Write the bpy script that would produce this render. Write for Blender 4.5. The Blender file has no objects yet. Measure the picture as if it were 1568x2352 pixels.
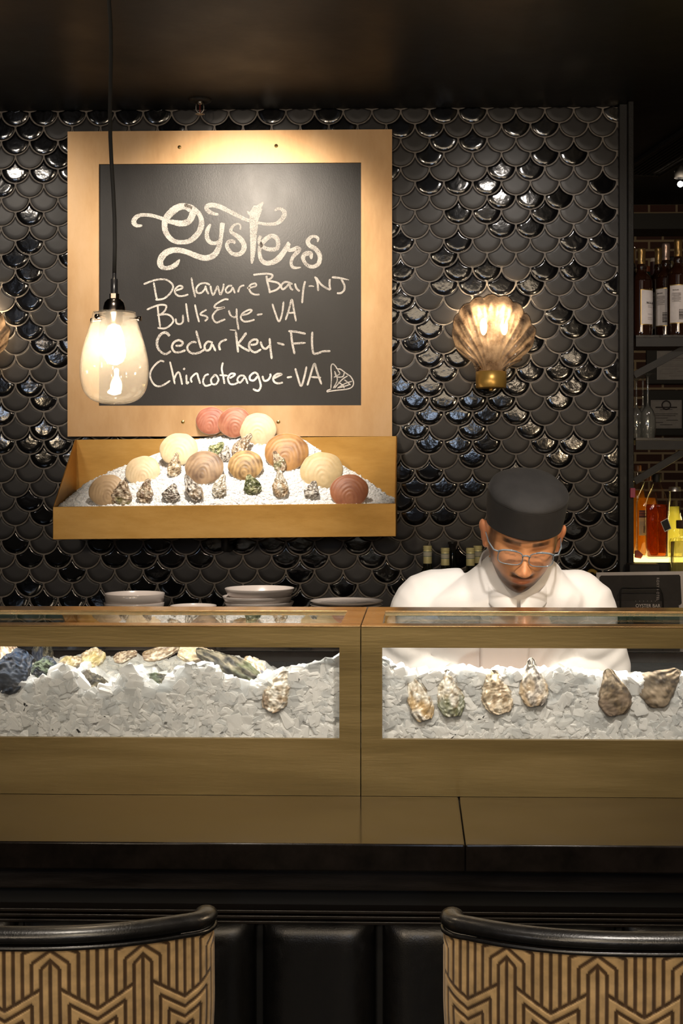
import bpy, math, random
from math import sin, cos, pi, sqrt, atan2, radians
from mathutils import Vector, Matrix, noise
import numpy as np

# ------------------------------------------------------------------ camera
FPX, CXP, CYP, TH, EYE = 3100.0, 874.0, 1100.0, 0.026, 1.55
W_PX, H_PX = 1568, 2352
sc = bpy.context.scene
COL = sc.collection
cam_d = bpy.data.cameras.new('camera')
cam = bpy.data.objects.new('camera', cam_d); COL.objects.link(cam)
cam.location = (0, 0, EYE); cam.rotation_euler = (pi/2, 0, TH)
cam_d.sensor_fit = 'VERTICAL'; cam_d.sensor_height = 36.0
cam_d.lens = 36.0 * FPX / H_PX
cam_d.shift_x = -(CXP - W_PX/2) / H_PX
cam_d.shift_y = (CYP - H_PX/2) / H_PX
cam_d.clip_start = 0.02
sc.camera = cam

# ------------------------------------------------------------------ world, exposure
wd = bpy.data.worlds.new('room_air'); sc.world = wd; wd.use_nodes = True
wd.node_tree.nodes['Background'].inputs[0].default_value = (1.0, 0.80, 0.60, 1)
wd.node_tree.nodes['Background'].inputs[1].default_value = 0.03
vs = sc.view_settings
vs.view_transform = 'Standard'; vs.look = 'None'; vs.gamma = 1; vs.exposure = 0.0
vs.use_curve_mapping = False
cy = sc.cycles
cy.max_bounces = 14; cy.transparent_max_bounces = 16; cy.transmission_bounces = 12
cy.glossy_bounces = 5; cy.diffuse_bounces = 8
cy.caustics_reflective = False; cy.caustics_refractive = False
cy.sample_clamp_indirect = 4.0; cy.blur_glossy = 0.4
cy.use_denoising = True

def at(px, py, Y):
    a = (px - CXP)/FPX; b = (CYP - py)/FPX
    d = Y/(cos(TH) + a*sin(TH))
    return Vector((d*(a*cos(TH) - sin(TH)), Y, b*d + EYE))
def pxm(px, Y):                                  # pixels per metre at that place
    a = (px - CXP)/FPX
    return FPX/(Y/(cos(TH) + a*sin(TH)))

# ------------------------------------------------------------------ lamps
def look(o, target):
    o.rotation_euler = (Vector(target) - o.location).to_track_quat('-Z', 'Y').to_euler()
def spot(name, loc, target, power, deg, col=(1, .80, .58), r=.03, blend=.6):
    l = bpy.data.lights.new(name, 'SPOT'); l.energy = power; l.color = col
    l.spot_size = radians(deg); l.spot_blend = blend; l.shadow_soft_size = r
    o = bpy.data.objects.new(name, l); COL.objects.link(o); o.location = loc; look(o, target); return o
def point(name, loc, power, col=(1, .75, .5), r=.03):
    l = bpy.data.lights.new(name, 'POINT'); l.energy = power; l.color = col; l.shadow_soft_size = r
    o = bpy.data.objects.new(name, l); COL.objects.link(o); o.location = loc; return o
def area(name, loc, target, power, sx, sy, col=(1, .85, .68)):
    l = bpy.data.lights.new(name, 'AREA'); l.energy = power; l.color = col
    l.shape = 'RECTANGLE'; l.size = sx; l.size_y = sy
    o = bpy.data.objects.new(name, l); COL.objects.link(o); o.location = loc; look(o, target); return o

WARM = (1, .78, .54)
# ceiling downlights over the oyster board, tiled wall and aisle
spot('ceiling_spot_board', (-.68, 3.50, 2.83), (-.62, 4.72, 2.20), 92, 58, (1, .86, .70), .04, .7)
spot('ceiling_spot_left', (-1.76, 3.55, 2.83), (-1.36, 4.77, 2.25), 26, 52, (1, .88, .74), .04, .9)
spot('ceiling_spot_right', (.34, 3.55, 2.83), (.33, 4.77, 2.25), 24, 52, (1, .90, .80), .04, .9)
spot('ceiling_spot_tray', (-.62, 3.9, 2.84), (-.62, 4.56, 1.52), 150, 42, (1, .89, .76), .03, .8)
spot('ceiling_spot_chef', (.45, 2.45, 2.84), (.26, 3.05, 1.25), 62, 38, (1, .90, .80), .05, .7)
spot('ceiling_spot_aisle', (-.6, 2.5, 2.84), (-.6, 2.65, 1.2), 45, 60, (1, .80, .55), .05, .7)
spot('added_fill_case_left', (-.5, 1.45, 2.82), (-.45, 2.49, 1.08), 120, 58, (1, .88, .74), .06, .8)  # added fill, no known fixture: evens out the ice front on the left
spot('added_fill_case_right', (.4, 1.45, 2.82), (.35, 2.49, 1.08), 185, 58, (1, .90, .79), .06, .8)  # stronger added fill to whiten the ice in the right case
spot('added_fill_stools', (-.1, -.2, 2.8), (-.1, 1.75, .80), 60, 44, (1, .84, .62), .06, .9)  # added fill that lifts the velvet of the stool backs
# unseen warm lamps added either side of the pendant; the right one lights the cook's face
point('added_face_fill_right', (.86, 2.42, 1.72), 15, (1, .74, .46), .035)
point('added_bar_fill_left', (-1.98, 2.5, 1.78), 4, (1, .76, .48), .035)
# dining room lights behind the camera: lamps and daylight glimpses
point('room_lamp_far', (-1.66, -3.2, 2.72), 130, (1, .80, .58), .12)
point('room_lamp_side', (1.04, -1.43, 2.33), 16, (1, .78, .55), .10)
point('room_lamp_left', (-2.9, -1.6, 2.5), 12, (1, .78, .55), .09)
point('room_daylight', (.18, -2.86, 2.10), 24, (.60, .75, 1), .17)
point('room_daylight_left', (-3.36, -2.38, 2.32), 26, (.60, .75, 1), .17)
area('room_glow', (.1, -1.6, 2.75), (0, 2.0, .85), 30, 1.8, .7, (1, .80, .56))

# ------------------------------------------------------------------ mesh helpers
class MB:
    def __init__(s): s.v = []; s.f = []; s.m = []; s.c = None
    def add(s, verts, faces, mi=0):
        n = len(s.v); s.v.extend([tuple(p) for p in verts])
        for f in faces: s.f.append([i + n for i in f]); s.m.append(mi)
        return n
    def box(s, x0, x1, y0, y1, z0, z1, mi=0):
        p = [(x0,y0,z0),(x1,y0,z0),(x1,y1,z0),(x0,y1,z0),(x0,y0,z1),(x1,y0,z1),(x1,y1,z1),(x0,y1,z1)]
        s.add(p, [(0,3,2,1),(4,5,6,7),(0,1,5,4),(1,2,6,5),(2,3,7,6),(3,0,4,7)], mi); return s
    def prism(s, outline, vec, mi=0):              # closed outline of 3-D points, extruded by vec
        n = len(outline); vec = Vector(vec)
        a = [Vector(p) for p in outline]; b = [p + vec for p in a]
        f = [list(range(n))[::-1], [n + i for i in range(n)]]
        f += [(i, (i+1) % n, n + (i+1) % n, n + i) for i in range(n)]
        s.add(a + b, f, mi); return s
    def rev(s, prof, c, n=40, mi=0, M=None, capb=False, capt=False):   # profile of (radius, height), lathe about +Z (or M)
        c = Vector(c); vs_ = []
        for r, h in prof:
            for k in range(n):
                p = Vector((r*cos(2*pi*k/n), r*sin(2*pi*k/n), h))
                vs_.append((M @ p if M else p) + c)
        f = []
        for i in range(len(prof)-1):
            for k in range(n):
                f.append((i*n+k, i*n+(k+1) % n, (i+1)*n+(k+1) % n, (i+1)*n+k))
        if capb: f.append(list(range(n))[::-1])
        if capt: f.append([(len(prof)-1)*n+k for k in range(n)])
        s.add(vs_, f, mi); return s
    def tube(s, pts, rad, n=12, mi=0, closed=False, sq=(1, 1), up=None):
        pts = [Vector(p) for p in pts]; N = len(pts)
        if not hasattr(rad, '__len__'): rad = [rad]*N
        vs_ = []; prev = None
        for i, p in enumerate(pts):
            if closed: t = pts[(i+1) % N] - pts[i-1]
            else: t = pts[min(i+1, N-1)] - pts[max(i-1, 0)]
            if t.length < 1e-9: t = Vector((0,0,1))
            t.normalize()
            if up is not None: nx = t.cross(Vector(up))
            elif prev is None:
                nx = t.cross(Vector((0,0,1)))
                if nx.length < .1: nx = t.cross(Vector((1,0,0)))
            else: nx = prev - t*prev.dot(t)
            if nx.length < 1e-6: nx = t.orthogonal()
            nx.normalize(); prev = nx; ny = t.cross(nx)
            for k in range(n):
                a = 2*pi*k/n
                vs_.append(p + nx*(rad[i]*sq[0]*cos(a)) + ny*(rad[i]*sq[1]*sin(a)))
        f = []
        for i in range(N if closed else N-1):
            j = (i+1) % N
            for k in range(n): f.append((i*n+k, i*n+(k+1) % n, j*n+(k+1) % n, j*n+k))
        if not closed:
            f.append(list(range(n))[::-1]); f.append([(N-1)*n+k for k in range(n)])
        s.add(vs_, f, mi); return s
    def grid(s, fn, nu, nv, wrapu=False, mi=0, flip=False):
        vs_ = [fn(i/(nu if wrapu else nu-1), j/(nv-1)) for j in range(nv) for i in range(nu)]
        f = []
        for j in range(nv-1):
            for i in range(nu if wrapu else nu-1):
                q = (j*nu+i, j*nu+(i+1) % nu, (j+1)*nu+(i+1) % nu, (j+1)*nu+i)
                f.append(q[::-1] if flip else q)
        s.add(vs_, f, mi); return s
    def ball(s, c, r, nu=16, nv=10, mi=0, M=None):
        if not hasattr(r, '__len__'): r = (r, r, r)
        c = Vector(c)
        def fn(u, v):
            p = Vector((r[0]*cos(2*pi*u)*sin(pi*v), r[1]*sin(2*pi*u)*sin(pi*v), -r[2]*cos(pi*v)))
            return (M @ p if M else p) + c
        return s.grid(fn, nu, nv, True, mi)
    def mesh(s, name):
        me = bpy.data.meshes.new(name); me.from_pydata(s.v, [], s.f)
        me.polygons.foreach_set('material_index', s.m); me.update(); return me
    def build(s, name, mats, parent=None, smooth=False, bevel=0, seg=2, fix=True):
        me = s.mesh(name)
        if fix:
            import bmesh
            bm = bmesh.new(); bm.from_mesh(me); bmesh.ops.recalc_face_normals(bm, faces=bm.faces); bm.to_mesh(me); bm.free()
        return link(name, me, mats, parent, smooth, bevel, seg)

def link(name, me, mats, parent=None, smooth=False, bevel=0, seg=2):
    if not isinstance(mats, (list, tuple)): mats = [mats]
    for m in mats: me.materials.append(m)
    o = bpy.data.objects.new(name, me); COL.objects.link(o)
    if smooth: me.polygons.foreach_set('use_smooth', [True]*len(me.polygons))
    if bevel:
        b = o.modifiers.new('edge', 'BEVEL'); b.width = bevel; b.segments = seg; b.limit_method = 'ANGLE'; b.angle_limit = radians(40)
    if parent is not None: adopt(o, parent)
    return o
def adopt(o, parent):
    o.parent = parent
    M = Matrix.Translation(parent.location) @ parent.rotation_euler.to_matrix().to_4x4()
    if parent.parent is not None: M = parent.parent.matrix_basis @ parent.matrix_parent_inverse @ M
    o.matrix_parent_inverse = M.inverted()
def tag(o, label=None, cat=None, group=None, kind=None):
    if label: o['label'] = label
    if cat: o['category'] = cat
    if group: o['group'] = group
    if kind: o['kind'] = kind
    return o
def thing(name, loc, label, cat, group=None):
    e = bpy.data.objects.new(name, None); e.empty_display_size = .05; COL.objects.link(e); e.location = loc
    return tag(e, label, cat, group)
def copy_tree(o, loc=None):
    c = o.copy(); COL.objects.link(c)
    if loc is not None: c.location = loc
    for ch in o.children:
        d = ch.copy(); COL.objects.link(d); d.parent = c; d.matrix_parent_inverse = ch.matrix_parent_inverse.copy()
        for g in ch.children:
            e = g.copy(); COL.objects.link(e); e.parent = d; e.matrix_parent_inverse = g.matrix_parent_inverse.copy()
    return c
def spline(pts, k=8, closed=False):
    P = [tuple(map(float, p)) for p in pts]; n = len(P); out = []
    if n < 3: k2 = k; return [tuple(P[0][a] + (P[1][a]-P[0][a])*i/k2 for a in range(len(P[0]))) for i in range(k2+1)]
    rng = range(n) if closed else range(n-1)
    for i in rng:
        p0 = P[(i-1) % n] if closed or i else P[0]; p1 = P[i]; p2 = P[(i+1) % n]
        p3 = P[(i+2) % n] if closed or i+2 < n else P[-1]
        for j in range(k):
            t = j/k
            out.append(tuple(.5*(2*b + (c-a)*t + (2*a-5*b+4*c-d)*t*t + (3*b-a-3*c+d)*t**3) for a, b, c, d in zip(p0, p1, p2, p3)))
    if not closed: out.append(P[-1])
    return out
def fbm(p, o=4): return noise.fractal(Vector(p), 1.0, 2.0, o)
def sstep(a, b, x):
    t = min(1, max(0, (x-a)/(b-a))); return t*t*(3-2*t)
def lerp_table(tab, x):
    if x <= tab[0][0]: return tab[0][1]
    for (a, va), (b, vb) in zip(tab, tab[1:]):
        if x <= b: return va + (vb-va)*(x-a)/(b-a)
    return tab[-1][1]
def paint(o, fn, name='tint'):
    me = o.data; at_ = me.color_attributes.new(name, 'FLOAT_COLOR', 'POINT')
    buf = []
    for v in me.vertices: buf.extend(fn(v.co)); 
    at_.data.foreach_set('color', buf)

# ------------------------------------------------------------------ materials
def newmat(name):
    m = bpy.data.materials.new(name); m.use_nodes = True
    return m, m.node_tree.nodes, m.node_tree.links, m.node_tree.nodes['Principled BSDF']
def setp(b, **k):
    names = dict(col='Base Color', rough='Roughness', metal='Metallic', trans='Transmission Weight', ior='IOR', spec='Specular IOR Level',
                 coat='Coat Weight', coatr='Coat Roughness', sss='Subsurface Weight', emit='Emission Strength', ecol='Emission Color', sheen='Sheen Weight', alpha='Alpha', aniso='Anisotropic')
    for n, v in k.items():
        if n in ('col', 'ecol') and len(v) == 3: v = (*v, 1)
        b.inputs[names[n]].default_value = v
def plain(name, col, rough=.5, metal=0, **k):
    m, N, L, b = newmat(name); setp(b, col=col, rough=rough, metal=metal, **k); return m
def noisy(name, c1, c2, scale=8, rough=.5, rough2=None, metal=0, bump=0, bscale=None, stretch=(1, 1, 1), lo=.3, hi=.7, detail=5, c3=None, bdist=.002, **k):
    m, N, L, b = newmat(name); setp(b, rough=rough, metal=metal, **k)
    tc = N.new('ShaderNodeTexCoord'); mp = N.new('ShaderNodeMapping'); mp.inputs['Scale'].default_value = stretch
    L.new(tc.outputs['Object'], mp.inputs[0])
    nz = N.new('ShaderNodeTexNoise'); nz.inputs['Scale'].default_value = scale; nz.inputs['Detail'].default_value = detail; nz.inputs['Roughness'].default_value = .62
    L.new(mp.outputs[0], nz.inputs['Vector'])
    cr = N.new('ShaderNodeValToRGB'); e = cr.color_ramp.elements
    e[0].position = lo; e[0].color = (*c1, 1); e[1].position = hi; e[1].color = (*c2, 1)
    if c3: x = e.new((lo+hi)/2); x.color = (*c3, 1)
    L.new(nz.outputs['Fac'], cr.inputs[0]); L.new(cr.outputs[0], b.inputs['Base Color'])
    if rough2 is not None:
        mr = N.new('ShaderNodeMapRange'); mr.inputs['To Min'].default_value = rough; mr.inputs['To Max'].default_value = rough2
        mr.inputs['From Min'].default_value = lo; mr.inputs['From Max'].default_value = hi
        L.new(nz.outputs['Fac'], mr.inputs['Value']); L.new(mr.outputs[0], b.inputs['Roughness'])
    if bump:
        n2 = N.new('ShaderNodeTexNoise'); n2.inputs['Scale'].default_value = bscale or scale*4; n2.inputs['Detail'].default_value = 4
        L.new(mp.outputs[0], n2.inputs['Vector'])
        bp = N.new('ShaderNodeBump'); bp.inputs['Strength'].default_value = bump; bp.inputs['Distance'].default_value = bdist
        L.new(n2.outputs['Fac'], bp.inputs['Height']); L.new(bp.outputs[0], b.inputs['Normal'])
    return m
def tinted(name, rough=.5, bump=0, bscale=80, bdist=.002, mottle=0, mscale=60, **k):   # base colour from the mesh's own colour attribute
    m, N, L, b = newmat(name); setp(b, rough=rough, **k)
    a = N.new('ShaderNodeAttribute'); a.attribute_name = 'tint'
    src = a.outputs['Color']
    tc = N.new('ShaderNodeTexCoord')
    if mottle:
        nz = N.new('ShaderNodeTexNoise'); nz.inputs['Scale'].default_value = mscale; nz.inputs['Detail'].default_value = 6
        L.new(tc.outputs['Object'], nz.inputs['Vector'])
        mr = N.new('ShaderNodeMapRange'); mr.inputs['To Min'].default_value = 1-mottle; mr.inputs['To Max'].default_value = 1+mottle
        mr.inputs['From Min'].default_value = .3; mr.inputs['From Max'].default_value = .7
        L.new(nz.outputs['Fac'], mr.inputs['Value'])
        vm = N.new('ShaderNodeVectorMath'); vm.operation = 'SCALE'; L.new(src, vm.inputs[0]); L.new(mr.outputs[0], vm.inputs['Scale']); src = vm.outputs[0]
    L.new(src, b.inputs['Base Color'])
    if bump:
        n2 = N.new('ShaderNodeTexNoise'); n2.inputs['Scale'].default_value = bscale; n2.inputs['Detail'].default_value = 5
        L.new(tc.outputs['Object'], n2.inputs['Vector'])
        bp = N.new('ShaderNodeBump'); bp.inputs['Strength'].default_value = bump; bp.inputs['Distance'].default_value = bdist
        L.new(n2.outputs['Fac'], bp.inputs['Height']); L.new(bp.outputs[0], b.inputs['Normal'])
    return m
def glassy(name, tint=(1, 1, 1), haze=0.0, hcol=(1, 1, 1), ior=1.5, boost=1.0, rough=0.0):
    # thin clear pane or vessel wall: Fresnel mirror over clear, with an optional milky haze
    m = bpy.data.materials.new(name); m.use_nodes = True; N = m.node_tree.nodes; L = m.node_tree.links; N.clear()
    out = N.new('ShaderNodeOutputMaterial'); tr = N.new('ShaderNodeBsdfTransparent'); tr.inputs[0].default_value = (*tint, 1)
    gl = N.new('ShaderNodeBsdfGlossy'); gl.inputs['Roughness'].default_value = rough
    ge = N.new('ShaderNodeNewGeometry'); mx = N.new('ShaderNodeMix'); mx.inputs['A'].default_value = ior; mx.inputs['B'].default_value = 1/ior
    L.new(ge.outputs['Backfacing'], mx.inputs['Factor'])
    fr = N.new('ShaderNodeFresnel'); L.new(mx.outputs[0], fr.inputs['IOR'])
    fac = fr.outputs[0]
    if boost != 1:
        mm = N.new('ShaderNodeMath'); mm.operation = 'MULTIPLY'; mm.use_clamp = True; mm.inputs[1].default_value = boost
        L.new(fac, mm.inputs[0]); fac = mm.outputs[0]
    base = tr.outputs[0]
    if haze:
        tl = N.new('ShaderNodeBsdfTranslucent'); tl.inputs[0].default_value = (*hcol, 1)
        df = N.new('ShaderNodeBsdfDiffuse'); df.inputs[0].default_value = (*hcol, 1)
        hm = N.new('ShaderNodeMixShader'); hm.inputs[0].default_value = .5; L.new(tl.outputs[0], hm.inputs[1]); L.new(df.outputs[0], hm.inputs[2])
        m2 = N.new('ShaderNodeMixShader'); m2.inputs[0].default_value = haze; L.new(base, m2.inputs[1]); L.new(hm.outputs[0], m2.inputs[2]); base = m2.outputs[0]
    ms = N.new('ShaderNodeMixShader'); L.new(fac, ms.inputs[0]); L.new(base, ms.inputs[1]); L.new(gl.outputs[0], ms.inputs[2])
    L.new(ms.outputs[0], out.inputs[0]); return m
def glow(name, col, s):
    m, N, L, b = newmat(name); setp(b, col=col, ecol=col, emit=s, rough=.4); return m

M_BRASS = noisy('brushed_brass', (.42, .245, .115), (.70, .48, .28), 5, .38, .50, .80, .12, 60, (1, 1, .35), .28, .72, 7, (.58, .37, .19))
M_BRASS_TOP = noisy('worn_top_brass', (.50, .30, .12), (.74, .50, .25), 5, .20, .30, .95, .08, 60, (.4, 2, 1), .28, .72, 7, (.62, .40, .18))
M_BRASS_TRAY = noisy('golden_tray_brass', (.40, .215, .05), (.66, .40, .13), 6, .36, .48, .82, .12, 60, (.5, 1, 1.6), .28, .72, 7, (.54, .31, .085))
M_BRASS_CASE = noisy('aged_case_brass', (.22, .155, .064), (.37, .27, .12), 4, .34, .46, .95, .10, 70, (.35, 1, 3.5), .25, .75, 7, (.29, .21, .085))
M_BRASS_SHINY = plain('polished_brass', (.88, .54, .14), .36, .65)
M_SCREW = plain('brass_screw', (.6, .42, .16), .35, 1)
M_BLACKSTEEL = noisy('black_painted_steel', (.007, .007, .0075), (.017, .0165, .017), 40, .45, .6, 0, .25, 300)
M_LEATHER = noisy('black_leather', (.0045, .0045, .005), (.008, .0075, .0075), 60, .28, .38, 0, .22, 380, coat=.5, coatr=.25)
M_DARKWOOD = noisy('dark_stained_wood', (.010, .007, .005), (.024, .016, .011), 9, .3, .45, 0, .1, 60, (1, 1, 8))
M_BLACK = plain('matte_black', (.006, .006, .006), .6)
# ------------------------------------------------------------------ the room
YW = 4.77                                         # face of the grout on the tiled wall
CEIL = 2.86
M_GROUT = noisy('grey_grout', (.17, .155, .14), (.33, .295, .265), 60, .8, None, 0, .2, 200)

def tile_mat(name, gloss):
    m, N, L, b = newmat(name)
    at_ = N.new('ShaderNodeAttribute'); at_.attribute_name = 'rnd'
    tc = N.new('ShaderNodeTexCoord')
    ad = N.new('ShaderNodeVectorMath'); ad.operation = 'ADD'
    sc_ = N.new('ShaderNodeVectorMath'); sc_.operation = 'SCALE'; sc_.inputs['Scale'].default_value = 37.0
    L.new(at_.outputs['Color'], sc_.inputs[0]); L.new(tc.outputs['Object'], ad.inputs[0]); L.new(sc_.outputs[0], ad.inputs[1])
    nz = N.new('ShaderNodeTexNoise'); nz.inputs['Scale'].default_value = 24 if gloss else 26; nz.inputs['Detail'].default_value = 3 if gloss else 4
    L.new(ad.outputs[0], nz.inputs['Vector'])
    cr = N.new('ShaderNodeValToRGB'); e = cr.color_ramp.elements
    if gloss: e[0].color = (.0018, .0018, .002, 1); e[1].color = (.004, .0042, .006, 1)
    else: e[0].color = (.017, .016, .0165, 1); e[1].color = (.034, .0315, .032, 1)
    sep = N.new('ShaderNodeSeparateColor'); L.new(at_.outputs['Color'], sep.inputs[0])
    L.new(sep.outputs[2], cr.inputs[0]); L.new(cr.outputs[0], b.inputs['Base Color'])
    bp = N.new('ShaderNodeBump'); bp.inputs['Strength'].default_value = .36 if gloss else .3; bp.inputs['Distance'].default_value = .0030 if gloss else .0016
    L.new(nz.outputs['Fac'], bp.inputs['Height']); L.new(bp.outputs[0], b.inputs['Normal'])
    setp(b, rough=.11 if gloss else .42, spec=.62 if gloss else .42)
    return m
M_TILE_G = tile_mat('glossy_black_glaze', True); M_TILE_M = tile_mat('matte_charcoal_glaze', False)

def tiled_wall():
    rnd = random.Random(11)
    p = 66.0/650.0; r = p/2; g = .0025
    x_end = at(1423, 700, YW).x; x0 = -2.35
    z0 = .98
    mb = MB(); rn = []
    mb.box(x0, x_end, YW, YW+.12, 0, CEIL+.2, 0); rn += [(0, 0, 0)]*8
    # tile outline in units of metres around its circle centre
    e = .11; ol = []
    nb = 18
    for k in range(nb+1):
        a = pi + e + (pi - 2*e)*k/nb; ol.append(((r-g)*cos(a), (r-g)*sin(a)))
    th0 = pi + math.acos(r/(r+g)) + .03
    for k in range(9):
        a = 1.5*pi - .10 - (1.5*pi - .10 - th0)*k/8; ol.append((r + (r+g)*cos(a), r + (r+g)*sin(a)))
    for k in range(9):
        t = k/8
        ang = 1.5*pi - .10 - (1.5*pi - .10 - th0)*(1-t)
        ol.append((-(r + (r+g)*cos(ang)), r + (r+g)*sin(ang)))
    n = len(ol); c0 = (0, -.06*r)
    anchor = at(1085 - 33, 1010, YW)                     # a circle centre read off the photograph
    rows = range(-60, 60)
    for j in rows:
        cz = anchor.z + j*r
        if cz + r < z0 or cz - r > CEIL: continue
        for i in range(-40, 40):
            cx = anchor.x + i*p + (r if j % 2 else 0)
            if cx + r < x0 or cx - r > x_end: continue
            gl = rnd.random() < .47
            mi = 1 if gl else 2
            tx, tz = rnd.gauss(0, .012 if gl else .006), rnd.gauss(0, .014 if gl else .006)
            R = (rnd.random(), rnd.random(), rnd.random())
            lvl = [(1.0, 0.001), (1.0, -.0010), (.985, -.0026), (.95, -.0032), (.6, -.0034)]
            base = len(mb.v)
            vsx = []
            for s_, d in lvl:
                for (ox, oz) in ol:
                    X = c0[0] + (ox-c0[0])*s_; Z = c0[1] + (oz-c0[1])*s_
                    wx = min(cx + X, x_end); wz = min(max(cz + Z, z0), CEIL)
                    vsx.append((wx, YW + d + (tx*X + tz*Z if d < 0 else 0), wz))
            vsx.append((min(cx, x_end), YW - .0034 + tz*c0[1], min(max(cz + c0[1], z0), CEIL)))
            fc = []
            for q in range(len(lvl)-1):
                for k in range(n): fc.append((q*n+k, q*n+(k+1) % n, (q+1)*n+(k+1) % n, (q+1)*n+k))
            q = len(lvl)-1
            for k in range(n): fc.append((q*n+k, q*n+(k+1) % n, (q+1)*n))
            mb.add(vsx, fc, mi); rn += [R]*len(vsx)
    o = mb.build('wall_back', [M_GROUT, M_TILE_G, M_TILE_M], None, True)
    o.data.polygons.foreach_set('use_smooth', [i >= 6 for i in range(len(o.data.polygons))])
    at_ = o.data.color_attributes.new('rnd', 'FLOAT_COLOR', 'POINT')
    at_.data.foreach_set('color', [c for t in rn for c in (*t, 1)])
    return tag(o, 'black fish scale tiled wall behind the oyster bar', kind='structure')
tiled_wall()

M_CEIL = noisy('glossy_black_ceiling_paint', (.0035, .004, .0048), (.0065, .007, .008), 3, .36, .5, 0, .12, 25, bdist=.003, spec=.35)
cz_ = CEIL - EYE
def ceil_pt(px, py):
    d = cz_*FPX/(CYP-py); a = (px-CXP)/FPX
    return Vector((d*(a*cos(TH)-sin(TH)), d*(a*sin(TH)+cos(TH)), CEIL))
# soffit ends on a slant over the far room
pA, pB = ceil_pt(1440, 422), ceil_pt(1568, 352)
dirv = (pA - pB).normalized(); pL = pA + dirv*1.2; pR = pB - dirv*3.0
mb = MB(); mb.prism([(-4.5, -5, CEIL), (4.5, -5, CEIL), (max(pR.x, 1.3), pR.y, CEIL), (pB.x, pB.y, CEIL), (pA.x, pA.y, CEIL), (pA.x-.3, 6.4, CEIL), (-4.5, 6.4, CEIL)], (0, 0, .14))
tag(mb.build('ceiling', M_CEIL), 'glossy black ceiling above the oyster bar', kind='structure')
mb = MB(); mb.box(-5, 5, 5, 11, 3.45, 3.6); tag(mb.build('ceiling_far', M_BLACK), 'dark ceiling of the far room', kind='structure')
M_FLOOR = noisy('dark_stone_floor', (.018, .016, .014), (.05, .044, .038), 6, .4, .5, 0, .1, 40)
mb = MB(); mb.box(-5, 5, -5.2, 11, -.1, 0); tag(mb.build('floor', M_FLOOR), 'dark floor of the bar room', kind='structure')

def brick_mat():
    m, N, L, b = newmat('old_red_brick')
    tc = N.new('ShaderNodeTexCoord'); mp = N.new('ShaderNodeMapping'); mp.inputs['Rotation'].default_value = (pi/2, 0, 0)
    L.new(tc.outputs['Object'], mp.inputs[0])
    br = N.new('ShaderNodeTexBrick'); L.new(mp.outputs[0], br.inputs['Vector'])
    br.inputs['Color1'].default_value = (.085, .032, .022, 1); br.inputs['Color2'].default_value = (.045, .019, .014, 1); br.inputs['Mortar'].default_value = (.33, .26, .17, 1)
    br.inputs['Scale'].default_value = 1; br.inputs['Brick Width'].default_value = .19; br.inputs['Row Height'].default_value = .064; br.inputs['Mortar Size'].default_value = .009; br.inputs['Mortar Smooth'].default_value = .3
    L.new(br.outputs[0], b.inputs['Base Color']); setp(b, rough=.85)
    bp = N.new('ShaderNodeBump'); bp.inputs['Strength'].default_value = .6; bp.inputs['Distance'].default_value = .006; bp.invert = True
    L.new(br.outputs['Fac'], bp.inputs['Height']); L.new(bp.outputs[0], b.inputs['Normal'])
    return m
YB = 9.4
mb = MB(); mb.box(.2, 5, YB, YB+.2, 0, 3.6); tag(mb.build('wall_far', brick_mat()), 'red brick wall of the far room behind the liquor shelves', kind='structure')
a, b = at(1440, 500, YB-.15), at(1700, 534, YB-.15)
mb = MB(); mb.box(.9, 4.5, YB-.3, YB-.02, b.z, a.z); tag(mb.build('trim_far_beam', M_BLACK), 'black beam across the far brick wall', kind='structure')
# end of the tiled wall: steel trim and post
a, b = at(1422, 255, 4.74), at(1441, 1440, 4.74)
mb = MB(); mb.box(a.x, b.x-.002, 4.735, YW+.12, .96, CEIL); tag(mb.build('trim_1', M_BLACKSTEEL, None, False, .002), 'dark steel edge strip closing the tiled wall', kind='structure')
a, b = at(1441, 262, 4.72), at(1453, 1440, 4.72)
mb = MB(); mb.box(a.x, b.x, 4.70, 4.90, .96, CEIL); tag(mb.build('trim_2', noisy('black_cast_steel', (.005, .005, .005), (.014, .013, .013), 60, .5, .7, 0, .6, 160), None, False, .002), 'black steel post beside the liquor shelves', kind='structure')

# slatted grille in the far ceiling
def grille():
    q = [ceil_pt(1453, 376), ceil_pt(1568, 300), ceil_pt(1640, 340), ceil_pt(1500, 418)]
    u = (q[1]-q[0]); u.normalize(); w = Vector((-u.y, u.x, 0)); w = w if w.y > 0 else -w
    o = q[0] - u*.15
    e = thing('ceiling_vent', (o.x, o.y, CEIL), 'black slatted air grille in the ceiling above the liquor shelves', 'vent')
    Wd, Ln = .17, 1.0
    def bar(a0, a1, b0, b1, z0, z1): 
        return [o + u*a + w*b_ + Vector((0, 0, z)) for a, b_, z in ((a0, b0, z0), (a1, b0, z0), (a1, b1, z0), (a0, b1, z0))], (0, 0, z1-z0)
    m = MB()
    for x in ((0, Ln, -.016, 0), (0, Ln, Wd, Wd+.016), (-.016, 0, -.016, Wd+.016), (Ln, Ln+.016, -.016, Wd+.016)): m.prism(*bar(*x, -.014, 0))
    m.build('frame', M_BLACKSTEEL, e)
    for k in range(9):
        m = MB(); m.prism(*bar(0, Ln, Wd*(k+.3)/9, Wd*(k+.78)/9, -.012, -.001)); m.build('slat', M_BLACKSTEEL, e)
grille()

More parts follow.
